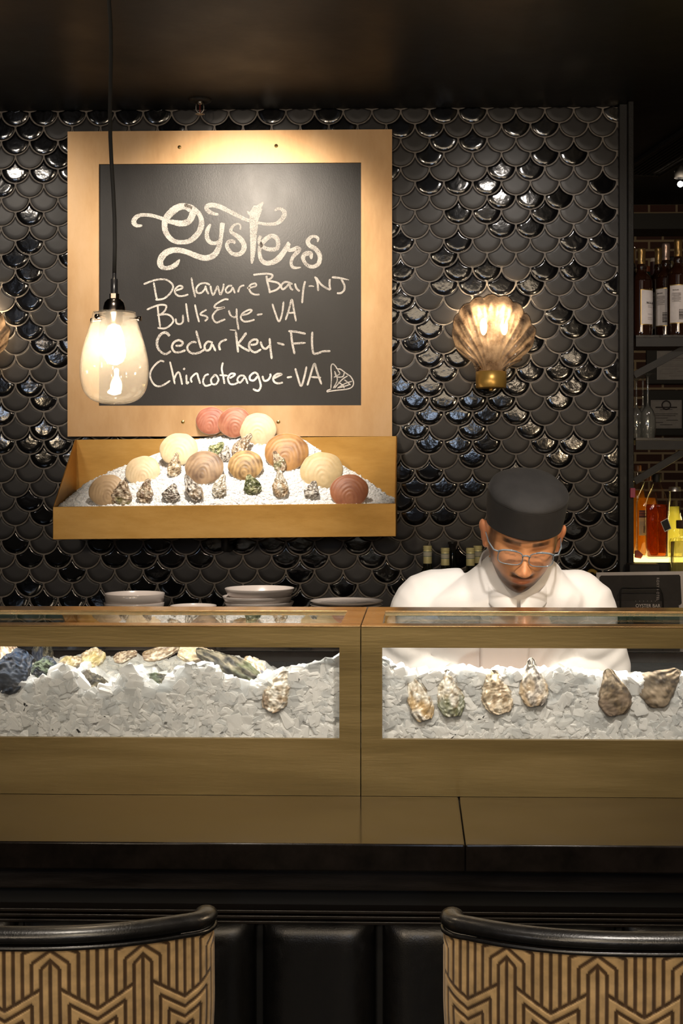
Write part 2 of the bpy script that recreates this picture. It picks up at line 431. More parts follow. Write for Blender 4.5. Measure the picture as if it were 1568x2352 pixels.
# sprinkler
def sprinkler():
    c = ceil_pt(459, 229); s = pxm(459, c.y)
    e = thing('fire_sprinkler', c, 'small steel sprinkler head hanging from the black ceiling above the menu board', 'sprinkler')
    M_ST = plain('sprinkler_steel', (.55, .52, .48), .3, 1)
    MB().rev([(0, -.001), (.018, -.001), (.020, -.010), (.038, -.006), (.041, 0)], c, 32).build('escutcheon', M_CEIL, e, True)
    m = MB(); m.rev([(.009, 0), (.009, -.012), (.006, -.016), (0, -.016)], c, 20); m.build('body', M_ST, e, True)
    m = MB()
    for s_ in (-1, 1): m.tube([c + Vector((s_*.012, 0, -.010)), c + Vector((s_*.0135, 0, -.022)), c + Vector((s_*.0135, 0, -.036)), c + Vector((s_*.007, 0, -.044)), c + Vector((0, 0, -.047))], .0018, 8)
    m.build('yoke', M_ST, e, True)
    m = MB(); m.tube([c + Vector((0, 0, -.014)), c + Vector((0, 0, -.046))], .0009, 8); m.build('bulb', plain('red_glass_bulb', (.5, .03, .02), .1), e, True)
    m = MB(); ol = []
    for k in range(48):
        r = .0165 if k % 4 < 2 else .011; a_ = 2*pi*k/48; ol.append(c + Vector((r*cos(a_), r*sin(a_), -.049)))
    m.prism(ol, (0, 0, -.0015)); m.build('deflector', M_ST, e)
sprinkler()

# ------------------------------------------------------------------ menu board
YBD = 4.735                                       # front face of the board
def bpt(px, py, dy=0): return at(px, py, YBD - dy)
TL, BR = bpt(155, 302), bpt(900, 1002)
iTL, iBR = bpt(227, 377), bpt(829, 931)
board = thing('menu_board', ((TL.x+BR.x)/2, YW-.01, BR.z), 'black chalkboard of oyster names in a wide brass frame on the tiled wall', 'menu board')
m = MB()
m.box(TL.x, BR.x, YBD, YW-.010, iTL.z, TL.z); m.box(TL.x, BR.x, YBD, YW-.010, BR.z, iBR.z)
m.box(TL.x, iTL.x, YBD, YW-.010, iBR.z, iTL.z); m.box(iBR.x, BR.x, YBD, YW-.010, iBR.z, iTL.z)
m.build('frame', M_BRASS, board, False, 0)
M_CHALKBD = noisy('smudged_chalkboard', (.0055, .0048, .005), (.026, .0235, .023), 3.2, .34, .46, 0, .10, 300, (1, 1, .6), .40, .85, 8)
m = MB(); m.box(iTL.x-.005, iBR.x+.005, YBD+.007, YW-.012, iBR.z-.005, iTL.z+.005); m.build('chalkboard', M_CHALKBD, board)
def chalk_mat():
    m, N, L, b = newmat('white_chalk'); setp(b, col=(.92, .87, .82), rough=.95)
    tc = N.new('ShaderNodeTexCoord'); nz = N.new('ShaderNodeTexNoise'); nz.inputs['Scale'].default_value = 640; nz.inputs['Detail'].default_value = 3
    L.new(tc.outputs['Object'], nz.inputs['Vector'])
    n2 = N.new('ShaderNodeTexNoise'); n2.inputs['Scale'].default_value = 30; L.new(tc.outputs['Object'], n2.inputs['Vector'])
    ad = N.new('ShaderNodeMath'); ad.operation = 'MULTIPLY_ADD'; ad.inputs[1].default_value = .35; L.new(n2.outputs['Fac'], ad.inputs[0]); L.new(nz.outputs['Fac'], ad.inputs[2])
    cr = N.new('ShaderNodeValToRGB'); e = cr.color_ramp.elements; e[0].position = .50; e[0].color = (0, 0, 0, 1); e[1].position = .72; e[1].color = (1, 1, 1, 1)
    L.new(ad.outputs[0], cr.inputs[0])
    mx = N.new('ShaderNodeMapRange'); mx.inputs['To Min'].default_value = .12; mx.inputs['To Max'].default_value = 1.0; L.new(cr.outputs[0], mx.inputs['Value'])
    L.new(mx.outputs[0], b.inputs['Alpha']); return m
M_CHALK = chalk_mat()
A_, B_, C_, D_, E_, F_ = (280, 440), (520, 440), (310, 610), (560, 610), (310, 740), (560, 740)
def strokes(name, off, lst, w0):
    m = MB()
    for st in lst:
        strokes.n += 1; dyk = .00003*(strokes.n % 60)
        pts = [(p[0], p[1], p[2] if len(p) > 2 else w0) for p in st]
        sp = spline(pts, 10)
        L_, R_ = [], []
        for i, (x, y, w) in enumerate(sp):
            x2, y2, _ = sp[min(i+1, len(sp)-1)]; x1, y1, _ = sp[max(i-1, 0)]
            tx, ty = x2-x1, y2-y1; l = sqrt(tx*tx+ty*ty) or 1; nx, ny = -ty/l, tx/l
            j = 1 + .10*noise.noise(Vector((x*.05, y*.05, 3)))
            e_ = min(1, .45 + .55*min(i, len(sp)-1-i)/2.0)
            hw = .5*max(w, 6)*j*e_
            for arr, s_ in ((L_, 1), (R_, -1)):
                arr.append(at(off[0] + (x+nx*hw*s_)/5.6, off[1] + (y+ny*hw*s_)/5.6, YBD+.0066-dyk))
        n = len(L_); m.add(L_+R_, [(i, i+1, n+i+1, n+i) for i in range(n-1)])
    m.build(name, M_CHALK, board, fix=False)
strokes.n = 0
strokes('chalk_heading', A_, [
 [(890,235,85),(810,190,80),(720,205,90),(640,262,95),(572,340,85),(548,420,75),(560,510,70),(610,590,65),(680,640,58),(770,652,55),(860,638,62),(930,590,70),(990,520,72),(1022,430,72),(1018,350,62),(985,280,60),(930,225,55),(880,190,50),(800,172,40)],
 [(912,235,80),(905,300,85),(870,370,80),(810,405,80),(730,408,75),(650,392,60),(585,385,50)],
 [(548,358,52),(470,332,45),(390,310,45),(300,300,45),(220,308,50),(165,350,60),(152,400,65),(185,435,50),(230,440,35),(262,432,20)],
 [(1138,418,30),(1105,480,50),(1090,550,55),(1105,620,55),(1150,660,50),(1210,662,45),(1260,630,40)],
 [(1292,400,62),(1285,480,60),(1275,570,50),(1260,660,60),(1235,740,70),(1190,810,75),(1110,850,75),(1030,850,70),(940,820,70),(840,780,65),(740,755,70),(650,755,75),(570,785,80),(515,840,85),(490,900,80),(505,960,70),(560,985,50),(640,970,60),(700,930,60),(742,870,15)],
 [(1240,293,30),(1180,285,40),(1120,260,55),(1085,215,55),(1110,180,60),(1180,175,60),(1270,200,60),(1370,250,55),(1470,300,50),(1560,345,45),(1645,378,40)]], 50)
strokes('chalk_heading', B_, [
 [(175,488,25),(180,440,20),(150,415,22),(100,430,28),(60,480,40),(65,525,45),(120,560,55),(180,610,65),(220,670,65),(225,730,65),(200,780,60),(150,808,55),(80,800,50),(25,745,50),(5,690,50),(30,645,45),(85,640,50),(105,672,25)],
 [(410,190,110),(372,280,135),(352,360,118),(350,450,100),(345,600,82),(340,750,66),(332,860,48),(325,928,20)],
 [(472,135,20),(430,185,60),(380,235,90),(310,280,60),(262,252,12)],
 [(400,400,35),(480,415,38),(560,420,40),(640,410,45),(700,370,55),(740,310,60),(742,260,55),(700,225,40),(650,225,35),(622,248,20)],
 [(440,570,40),(420,620,45),(440,680,50),(500,730,50),(580,745,55),(650,730,50),(665,660,55),(640,595,60),(580,570,55),(520,600,60),(470,650,60),(430,720,50),(425,800,45),(450,880,55),(510,920,60),(590,910,65),(660,870,75),(720,800,70),(770,720,60),(798,645,25)],
 [(805,660,45),(790,720,50),(810,755,45),(860,745,50),(910,725,55),(935,750,55),(900,790,55),(850,850,45),(830,920,40),(850,970,40),(900,982,30),(958,974,12)],
 [(1170,650,20),(1175,600,35),(1130,575,35),(1080,590,45),(1045,640,55),(1070,695,55),(1140,735,60),(1190,800,60),(1200,860,55),(1180,930,55),(1120,965,50),(1050,955,45),(1000,900,45),(985,840,55),(1020,800,60),(1080,800,60),(1090,870,25)]], 50)
strokes('chalk_line', C_, [
 [(240,215),(260,330),(282,445)], [(110,240),(200,205),(300,178),(390,180),(450,210),(488,260),(475,320),(430,380),(360,428),(260,440)],
 [(515,322),(590,300),(612,275),(570,260),(520,300),(515,350),(560,390),(630,388),(685,370)], [(725,155),(745,280),(775,408)],
 [(965,248),(900,225),(830,240),(788,295),(800,348),(850,350),(895,305),(908,258)], [(905,258),(920,320),(948,368)],
 [(970,258),(980,320),(1005,378),(1045,300),(1062,268),(1078,320),(1100,372),(1130,300),(1140,232)],
 [(1250,258),(1200,265),(1165,310),(1185,350),(1230,330),(1258,275)], [(1255,275),(1285,358)], [(1325,345),(1340,290),(1370,262),(1405,255)],
 [(1440,290),(1500,280),(1555,260),(1545,230),(1490,245),(1465,290),(1490,345),(1540,372),(1602,372)]], 24)
strokes('chalk_line', D_, [
 [(290,130),(300,200),(320,280),(335,355)], [(120,120),(200,110),(300,105),(365,120),(350,160),(285,190)], [(285,190),(340,200),(430,220),(465,260),(420,310),(335,340)],
 [(625,240),(560,212),(510,220),(478,265),(500,305),(550,270),(582,228)], [(585,235),(600,290),(632,315)], [(655,228),(675,290),(718,332)], [(788,200),(772,260),(760,340),(748,485)],
 [(832,268,18),(860,262,18),(902,268,14)], [(912,140),(945,220),(955,328)], [(925,150),(990,240),(1060,290),(1112,312)], [(1112,312),(1100,240),(1105,172)],
 [(1130,150),(1230,160),(1350,185,12)], [(1250,170),(1290,250),(1290,310),(1250,352),(1195,355)]], 26)
strokes('chalk_line', C_, [
 [(290,505),(300,620),(325,795)], [(150,568),(250,525),(330,505),(398,515),(390,570),(340,620),(285,640)], [(285,640),(390,625),(460,650),(492,710),(450,770),(380,808),(288,800)],
 [(522,680),(535,740),(580,752),(615,720),(615,632)], [(655,485),(670,600),(690,728)], [(770,500),(795,620),(825,728)], [(922,565),(850,610),(850,635),(910,650),(932,680),(895,715)],
 [(1202,438),(1150,435),(1050,490),(1020,535),(1080,545),(1148,540),(1060,570),(1000,640),(1010,700),(1050,732),(1110,710),(1160,690)],
 [(1205,575),(1230,640),(1280,665),(1305,640)], [(1305,550),(1310,680),(1332,828)], [(1370,640),(1450,620),(1500,580),(1470,568),(1390,610),(1360,670),(1400,718),(1470,715),(1538,695)]], 24)
strokes('chalk_line', D_, [[(165,635),(240,622)], [(365,490),(400,600),(450,718),(490,620),(510,460)], [(535,702),(580,560),(615,438),(640,560),(670,718)], [(560,610),(655,605)]], 24)
strokes('chalk_line', E_, [
 [(445,180,36),(400,135,36),(340,150,34),(290,220,34),(285,300,34),(320,370),(390,410),(462,372)], [(520,302),(590,300),(612,260),(560,232),(500,260),(475,320),(510,382),(580,385),(650,360)],
 [(790,262),(740,255),(680,300),(680,360),(740,402),(830,390),(892,350)], [(785,108),(815,220),(850,338)], [(1000,265),(940,250),(895,300),(910,362),(960,350),(990,275)], [(990,275),(1038,375)],
 [(1095,362),(1080,300),(1110,250),(1182,222)], [(1295,118),(1310,250),(1325,390)], [(1432,135,34),(1370,220,30),(1320,285,26)], [(1325,285),(1390,330),(1475,375)], [(1215,98,10),(1300,105,14)]], 28)
strokes('chalk_line', F_, [
 [(85,292),(160,280),(172,230),(120,225),(70,270),(75,340),(140,388),(222,348)], [(212,248),(240,320),(280,342),(330,300)], [(330,205),(340,330),(358,475)], [(425,265),(522,292)],
 [(605,120),(620,260),(652,412)], [(570,115),(680,125),(795,150)], [(620,275),(795,265)], [(880,122),(875,250),(890,390),(940,402),(1020,375),(1112,372)]], 28)
strokes('chalk_line', E_, [
 [(375,510),(320,500),(240,570),(195,660),(210,750),(270,818),(350,815),(452,752)], [(448,505),(480,640),(512,798)], [(500,745),(530,670),(565,645),(590,720),(606,805)], [(660,675),(665,785),(692,765)], [(620,612),(642,592)],
 [(732,778),(720,720),(790,658),(815,720),(838,792)], [(948,668),(900,690),(875,760),(905,818),(985,798)], [(1030,680),(980,730),(990,790),(1040,797),(1072,740),(1040,680),(1005,692)],
 [(1130,518),(1115,600),(1135,700),(1150,795)], [(1085,680),(1192,688)], [(1215,722),(1270,690),(1282,665),(1230,665),(1195,720),(1220,790),(1280,797),(1332,768)], [(1412,690),(1350,690),(1315,740),(1350,777),(1400,720),(1415,690)], [(1415,700),(1450,795)]], 24)
strokes('chalk_line', F_, [
 [(185,680),(140,648),(80,690),(80,740),(130,747),(180,690)], [(180,680),(205,760),(215,830),(180,882),(115,858)], [(238,690),(260,752),(310,742),(342,690),(335,662)], [(385,722),(450,690),(482,670),(430,665),(378,710),(390,767),(440,787),(502,775)],
 [(552,712),(617,702)], [(660,592),(690,700),(735,820),(780,690),(805,570)], [(815,815),(850,700),(905,535),(940,640),(998,802)], [(865,705),(992,712)]], 26)
strokes('chalk_shell_doodle', F_, [
 [(1118,850),(1125,700),(1120,570),(1145,538),(1180,570),(1200,600),(1240,605),(1290,640),(1330,670),(1372,700),(1408,770),(1392,830),(1330,860),(1200,875),(1110,887),(1072,895),(1075,878),(1120,860)],
 [(1148,850),(1200,740),(1165,630)], [(1165,850),(1260,740),(1335,690)], [(1200,850),(1300,790),(1390,760)], [(1155,710),(1230,665),(1205,615)], [(1215,845),(1300,822),(1362,800)], [(1170,640),(1190,700),(1270,700),(1290,650)], [(1290,740),(1330,770),(1370,810)], [(1210,770),(1270,810),(1290,850)]], 15)
for (x, y) in ((412, 338), (634, 335), (420, 969), (639, 969)):
    c = bpt(x, y)
    m = MB(); m.rev([(0, .0022), (.0018, .0022), (.0018, .0012), (.005, .0022), (.0065, .001), (.0065, -.002)], c, 20, 0, Matrix.Rotation(pi/2, 3, 'X')); m.build('screw', M_SCREW, board, True)

# ------------------------------------------------------------------ brass ice tray
YTB, YTF = 4.74, 4.44
TX0, TX1 = at(117, 1160, YTF).x + .006, at(909, 1160, YTF).x
TXC = (TX0+TX1)/2
ZTT, ZTR, ZTB = at(530, 1006, YTB).z, at(530, 1160, YTF).z, at(530, 1236, YTF).z
tilt = lambda x: .0105*(x - TXC)
tray = thing('ice_tray', (TXC, YTB, ZTB), 'wall hung brass trough of ice and shells below the chalkboard', 'tray')
def tp(x, y, z): return Vector((x, y, z + tilt(x)))
t = .004
m = MB(); m.prism([tp(TX0, YTF, ZTB), tp(TX1, YTF, ZTB), tp(TX1, YTF, ZTR), tp(TX0, YTF, ZTR)], (0, t, 0)); m.build('front_lip', M_BRASS_TRAY, tray, False, .0015)
for x in (TX0, TX1-t):
    m = MB(); m.prism([tp(x, YTF+t, ZTB), tp(x, YTB, ZTB), tp(x, YTB, ZTT), tp(x, YTB-.012, ZTT), tp(x, YTF+t, ZTR)], (t, 0, 0)); m.build('side_panel', M_BRASS_TRAY, tray, False, .001)
m = MB(); m.prism([tp(TX0+t, YTB-t, ZTB), tp(TX1-t, YTB-t, ZTB), tp(TX1-t, YTB-t, ZTT), tp(TX0+t, YTB-t, ZTT)], (0, t, 0)); m.build('back_panel', M_BRASS_TRAY, tray)
m = MB(); m.prism([tp(TX0+t, YTF+t, ZTB), tp(TX1-t, YTF+t, ZTB), tp(TX1-t, YTB-t, ZTB), tp(TX0+t, YTB-t, ZTB)], (0, 0, t)); m.build('bottom', M_BRASS_TRAY, tray)
m = MB(); c = at(521, 1258, 4.7); m.tube([Vector((c.x, 4.66, ZTB)), Vector((c.x, 4.66, ZTB-.045)), Vector((c.x, YW-.002, ZTB-.05))], .014, 12); m.build('drain_pipe', M_BLACKSTEEL, tray, True)
# water drops beading on the lip
rnd = random.Random(5); m = MB()
for k in range(90):
    x = rnd.uniform(TX0+.01, TX1-.01); z = ZTR - abs(rnd.gauss(0, .04)) - .003
    if z < ZTB+.004: continue
    r = rnd.uniform(.0007, .0019); m.ball((x, YTF-.0002, z+tilt(x)), (r, r*.6, r*1.1), 8, 6)
tag(m.build('water_drops', glassy('water_drop', (.95, .9, .8), 0, ior=1.33, boost=2), tray, True), kind='stuff')
# ------------------------------------------------------------------ crushed ice
def icemat(name, col, clear=0.0, rough=.16, bump=.3, bs=120, tl=.5):
    m = bpy.data.materials.new(name); m.use_nodes = True; N = m.node_tree.nodes; L = m.node_tree.links; N.clear()
    out = N.new('ShaderNodeOutputMaterial'); df = N.new('ShaderNodeBsdfDiffuse'); df.inputs[0].default_value = (*col, 1); tr_ = N.new('ShaderNodeBsdfTranslucent'); tr_.inputs[0].default_value = (*col, 1)
    tc = N.new('ShaderNodeTexCoord'); n2 = N.new('ShaderNodeTexNoise'); n2.inputs['Scale'].default_value = bs; n2.inputs['Detail'].default_value = 3
    L.new(tc.outputs['Object'], n2.inputs['Vector']); bp = N.new('ShaderNodeBump'); bp.inputs['Strength'].default_value = bump; bp.inputs['Distance'].default_value = .002
    L.new(n2.outputs['Fac'], bp.inputs['Height'])
    a = N.new('ShaderNodeMixShader'); a.inputs[0].default_value = tl; L.new(df.outputs[0], a.inputs[1]); L.new(tr_.outputs[0], a.inputs[2]); base = a.outputs[0]
    L.new(bp.outputs[0], df.inputs['Normal'])
    if clear:
        t_ = N.new('ShaderNodeBsdfTransparent'); t_.inputs[0].default_value = (.97, .985, .99, 1); c = N.new('ShaderNodeMixShader'); c.inputs[0].default_value = clear; L.new(base, c.inputs[1]); L.new(t_.outputs[0], c.inputs[2]); base = c.outputs[0]
    gl = N.new('ShaderNodeBsdfGlossy'); gl.inputs['Roughness'].default_value = rough; L.new(bp.outputs[0], gl.inputs['Normal'])
    lw = N.new('ShaderNodeLayerWeight'); lw.inputs[0].default_value = .18; L.new(bp.outputs[0], lw.inputs['Normal'])
    hf = N.new('ShaderNodeMath'); hf.operation = 'MULTIPLY'; hf.inputs[1].default_value = .25; L.new(lw.outputs['Fresnel'], hf.inputs[0])
    d = N.new('ShaderNodeMixShader'); L.new(hf.outputs[0], d.inputs[0]); L.new(base, d.inputs[1]); L.new(gl.outputs[0], d.inputs[2]); L.new(d.outputs[0], out.inputs[0]); return m
M_ICE = icemat('wet_crushed_ice', (.985, .985, .985), 0, .15, .2, 130, .22)
M_ICECLR = icemat('clear_ice', (.95, .955, .96), .55, .06, .15, 60, .5)
def chunk(mb, c, r, rnd, mi=0, cube=False, lo=.75):
    # one broken lump of ice: a jittered, rounded block
    R = Matrix.Rotation(rnd.uniform(0, 6.28), 3, Vector((rnd.gauss(0, 1), rnd.gauss(0, 1), rnd.gauss(0, 1))).normalized())
    S = [r*rnd.uniform(lo, 1.15) for _ in range(3)]
    if cube:
        k = .74; pts = []
        for ax in range(3):
            for s_ in (-1, 1):
                for (u, v) in ((-k, -k), (k, -k), (k, k), (-k, k)):
                    q = [0, 0, 0]; q[ax] = s_; q[(ax+1) % 3] = u*s_; q[(ax+2) % 3] = v; pts.append(q)
        P = [R @ Vector([q[i]*S[i]*rnd.uniform(.9, 1.1) for i in range(3)]) + c for q in pts]
        f = [tuple(range(4*i, 4*i+4)) for i in range(6)]
        idx = {}
        def near(ax, s_, u, v):
            return None
        # bevel faces between the six sides
        def vid(ax, s_, du, dv):
            u, v = du*s_, dv
            tab = {(-1, -1): 0, (1, -1): 1, (1, 1): 2, (-1, 1): 3}
            return 4*(2*ax + (1 if s_ > 0 else 0)) + tab[(u, v)]
        for ax in range(3):
            b2 = (ax+1) % 3
            for sa in (-1, 1):
                for sb in (-1, 1):
                    # edge shared by face (ax,sa) and face (b2,sb); third axis c3
                    v1 = [vid(ax, sa, sb, w) for w in (-1, 1)]
                    v2 = [vid(b2, sb, w, sa) for w in (-1, 1)]
                    f.append((v1[0], v1[1], v2[1], v2[0]))
        for sx in (-1, 1):
            for sy in (-1, 1):
                for sz in (-1, 1):
                    f.append((vid(0, sx, sy, sz), vid(1, sy, sz, sx), vid(2, sz, sx, sy)))
        mb.add(P, f, mi)
    else:
        n = 6; P = []; f = []
        P.append(R @ Vector((0, 0, -S[2])) + c)
        for (h, q) in ((-.55, .8), (.35, .95)):
            for k in range(n):
                a = 2*pi*(k + (.5 if h > 0 else 0))/n; j = rnd.uniform(.75, 1.1)
                P.append(R @ Vector((S[0]*q*j*cos(a), S[1]*q*j*sin(a), S[2]*(h+rnd.uniform(-.15, .15)))) + c)
        P.append(R @ Vector((0, 0, S[2]*.9)) + c)
        for k in range(n):
            k2 = (k+1) % n
            f += [(0, 1+k2, 1+k), (1+k, 1+k2, 1+n+k), (1+k2, 1+n+k2, 1+n+k), (1+n+k, 1+n+k2, 1+2*n)]
        mb.add(P, f, mi)

# mound in the brass tray: crest against the back panel, falling to the front lip
CREST = [(135, 1152), (160, 1140), (205, 1105), (270, 1072), (340, 1048), (430, 1012), (480, 1000), (560, 994), (640, 998), (700, 1008), (760, 1050), (790, 1070), (830, 1095), (870, 1122), (900, 1142)]
YI0, YI1 = YTF + t + .002, YTB - t - .002
_cr = [(at(px, py, YI1).x, at(px, py, YI1).z) for px, py in CREST]
def tray_ice_z(x, y):
    zc_ = lerp_table(_cr, x); zf = ZTR - .008 + tilt(x)
    v = min(1, max(0, (y-YI0)/(YI1-YI0)))
    return zf + (zc_-zf)*v**.92 + .005*noise.noise(Vector((x*14, y*14, 1)))
ti = MB()
x0, x1 = TX0+t+.002, TX1-t-.002
ti.grid(lambda u, v: (x0+(x1-x0)*u, YI0+(YI1-YI0)*v, tray_ice_z(x0+(x1-x0)*u, YI0+(YI1-YI0)*v) - .003), 120, 34)
rnd = random.Random(21)
for k in range(6500):
    x = rnd.uniform(x0+.006, x1-.006); y = YI0 + .005 + (YI1-YI0-.01)*rnd.random()
    edge = min(x-x0, x1-x) < .06
    r = rnd.uniform(.004, .009) * (1.35 if edge else 1)
    z = tray_ice_z(x, y) - r*.55 + rnd.uniform(-.0015, .0008)
    chunk(ti, Vector((x, y, z)), r, rnd, 1 if rnd.random() < .22 else 0, False)
o = ti.build('crushed_ice', [M_ICE, M_ICECLR], None, False, fix=False)
tag(o, 'heap of crushed ice filling the brass trough on the tiled wall', 'ice', kind='stuff')

# ------------------------------------------------------------------ shells
M_SHELL = tinted('sea_shell', .52, .30, 70, .0015, .10, 45, spec=.5)
M_OYST = tinted('wet_oyster_shell', .30, .7, 60, .003, .30, 48, spec=.55)
PAL = dict(
 brown=[(.36, .27, .18), (.17, .11, .07), (.62, .54, .42)], green=[(.22, .25, .10), (.08, .09, .04), (.50, .48, .30)],
 grey=[(.42, .38, .33), (.15, .125, .105), (.72, .68, .61)], cream=[(.58, .53, .43), (.30, .23, .15), (.84, .81, .74)],
 dark=[(.050, .044, .030), (.016, .015, .013), (.15, .13, .09)], blue=[(.014, .026, .050), (.006, .007, .012), (.055, .055, .060)],
 tan=[(.46, .36, .23), (.24, .17, .10), (.72, .65, .52)], flat=[(.13, .092, .052), (.060, .044, .030), (.22, .17, .115)])
M_OYST_DARK = tinted('dark_wet_oyster_shell', .48, .45, 60, .0025, .35, 48, spec=.15)
def facing_basis(tilt_deg, lean=25, yaw=0):
    # local axes: length up the picture, width across, thickness toward the viewer, then leant back
    M = Matrix.Rotation(radians(yaw), 3, 'Z') @ Matrix.Rotation(radians(-lean), 3, 'X') @ Matrix.Rotation(radians(tilt_deg), 3, 'Y')
    return M
def oyster(name, c, L, W, T, M, pal, seed, label, cat='oyster', group=None, accent=None, tipw=.30, rough=1.0, blunt=.9):
    # cupped shell: beak at +Z, broad lip at -Z, layered growth frills, lower cup and flatter upper valve
    rnd = random.Random(seed); off = Vector((rnd.uniform(-50, 50), rnd.uniform(-50, 50), rnd.uniform(-50, 50)))
    bend = rnd.uniform(-.12, .12); c = Vector(c); mb = MB(); nu, nv = 56, 54; cols = []
    p1, p2, p3 = [Vector(q) for q in PAL[pal]]
    for j in range(nv):
        v = j/(nv-1)
        w = (tipw + (1-tipw)*sstep(0, .72, v)) * sqrt(max(0, 1-((v-.58)/.47)**2)) if v > .58 else (tipw + (1-tipw)*sstep(0, .72, v)) * min(1, sqrt(max(v, 0)/.07)*.9+.1*min(1, v/.07)) if v < .07 else (tipw + (1-tipw)*sstep(0, .72, v))
        for i in range(nu):
            a = 2*pi*i/nu; ca, sa = cos(a), sin(a)
            edge = abs(ca)
            lip = 1 + rough*(.10*noise.noise(Vector((v*7, ca*2.2, sa*.7))+off) + .05*noise.noise(Vector((v*22, ca*6, sa*2))+off))
            x = W/2*w*ca*lip + bend*L*(v-.5)**2*1.6
            z = L*(.5 - v) + rough*L*.012*noise.noise(Vector((ca*3, v*9, 7))+off)
            th = T*(.62 if sa < 0 else .38) * (sin(pi*min(1, max(0, v*.94+.03)))**.6)
            ring = v*9 + 1.6*noise.noise(Vector((ca*2, v*3, sa))+off)
            saw = ring - math.floor(ring)
            y = -sa*0 + (th*abs(sa)**.8)*(-1 if sa > 0 else 1)
            fr = rough*(T*.085*(saw-.5) + T*.20*fbm(Vector((ca*2.2, v*5, sa*2))+off, 3))
            y += fr*(-1 if sa > 0 else 1)*min(1, abs(sa)*1.5); x += fr*.3*ca
            mb.v.append(tuple(M @ Vector((x, y, z)) + c))
            k = .5 + .72*fbm(Vector((ca*2.0, v*5.5, sa*1.6))*1.3+off+Vector((9, 0, 0)), 5)
            cc = p1.lerp(p2, sstep(.45, .85, k)).lerp(p3, sstep(.55, .15, k)*.9)
            cc = cc*(0.80 + .28*saw)
            if accent:
                g = sstep(accent[1], accent[1]+.25, v) * sstep(-.15, .35, noise.noise(Vector((ca*1.5, v*3, 3))+off)+.15)
                cc = cc.lerp(Vector(accent[0]), g*.75)
            cols += [max(0, q) for q in cc] + [1]
    for j in range(nv-1):
        for i in range(nu): mb.f.append((j*nu+i, j*nu+(i+1) % nu, (j+1)*nu+(i+1) % nu, (j+1)*nu+i)); mb.m.append(0)
    mb.f.append(tuple(range(nu))[::-1]); mb.m.append(0); mb.f.append(tuple((nv-1)*nu+i for i in range(nu))); mb.m.append(0)
    o = mb.build(name, M_OYST_DARK if pal in ('dark', 'blue', 'flat') else M_OYST, None, True)
    # local origin at the shell, so that noise follows it
    a_ = o.data.color_attributes.new('tint', 'FLOAT_COLOR', 'POINT'); a_.data.foreach_set('color', cols)
    return tag(o, label, cat, group)
def round_shell(name, c, RX, RZ, M, base, ring, seed, label, mott=.5):
    # one valve of a big round clam: domed disc with growth rings and a small umbo at the bottom
    rnd = random.Random(seed); off = Vector((rnd.uniform(-50, 50), rnd.uniform(-50, 50), 0)); c = Vector(c)
    mb = MB(); nu, nv = 72, 26; cols = []; B, Rg = Vector(base), Vector(ring)
    def surf(side):
        n0 = len(mb.v)
        for j in range(nv):
            q = j/(nv-1)
            for i in range(nu):
                a = 2*pi*i/nu
                rr = q*(1 + .035*noise.noise(Vector((cos(a)*2.6, sin(a)*2.2, 0))+off)*q)
                X, Z = RX*rr*cos(a), RZ*rr*sin(a)
                d = sqrt((X/RX)**2 + ((Z/RZ + .55)/1.55)**2*1.05)     # rings run around the hinge near the bottom
                dome = .21*RX*(1-q*q)**.75
                rip = .00045*sin(d*40 + 2.4*noise.noise(Vector((X*30, Z*30, 0))+off))
                y = -(dome + rip*(1-q**6)) if side else -(dome*.84 - .0020)
                mb.v.append(tuple(M @ Vector((X, y, Z)) + c))
                k = .5 + .5*fbm(Vector((X*18, Z*18, 2))+off, 4); s_ = .5 + .5*sin(d*30 + 2.0*noise.noise(Vector((X*12, Z*26, 5))+off))
                m_ = min(1, max(0, mott*(s_*.45 + (k-.42)*2.6)))
                cc = B.lerp(Rg, m_); cc = cc.lerp(Vector((.8, .72, .58)), .5*sstep(.965, 1, q))
                cols.extend([*cc, 1])
        for j in range(nv-1):
            for i in range(nu):
                f = (n0+j*nu+i, n0+j*nu+(i+1) % nu, n0+(j+1)*nu+(i+1) % nu, n0+(j+1)*nu+i)
                mb.f.append(f if side else f[::-1]); mb.m.append(0)
        return n0+(nv-1)*nu
    e1 = surf(True); e2 = surf(False)
    for i in range(nu): mb.f.append((e1+i, e1+(i+1) % nu, e2+(i+1) % nu, e2+i)); mb.m.append(0)
    o = mb.build(name, M_SHELL, None, True, fix=True)
    a_ = o.data.color_attributes.new('tint', 'FLOAT_COLOR', 'POINT'); a_.data.foreach_set('color', cols)
    return tag(o, label, 'shell', 'round clam shells on the ice tray')
def on_tray(px, py):      # where a sight line meets the ice of the tray
    best = None
    for k in range(120):
        y = YI0 + (YI1-YI0)*k/119; p = at(px, py, y)
        dz = p.z - tray_ice_z(p.x, y)
        if dz < 0: return p
        if best is None or dz < best[0]: best = (dz, p)
    return best[1]
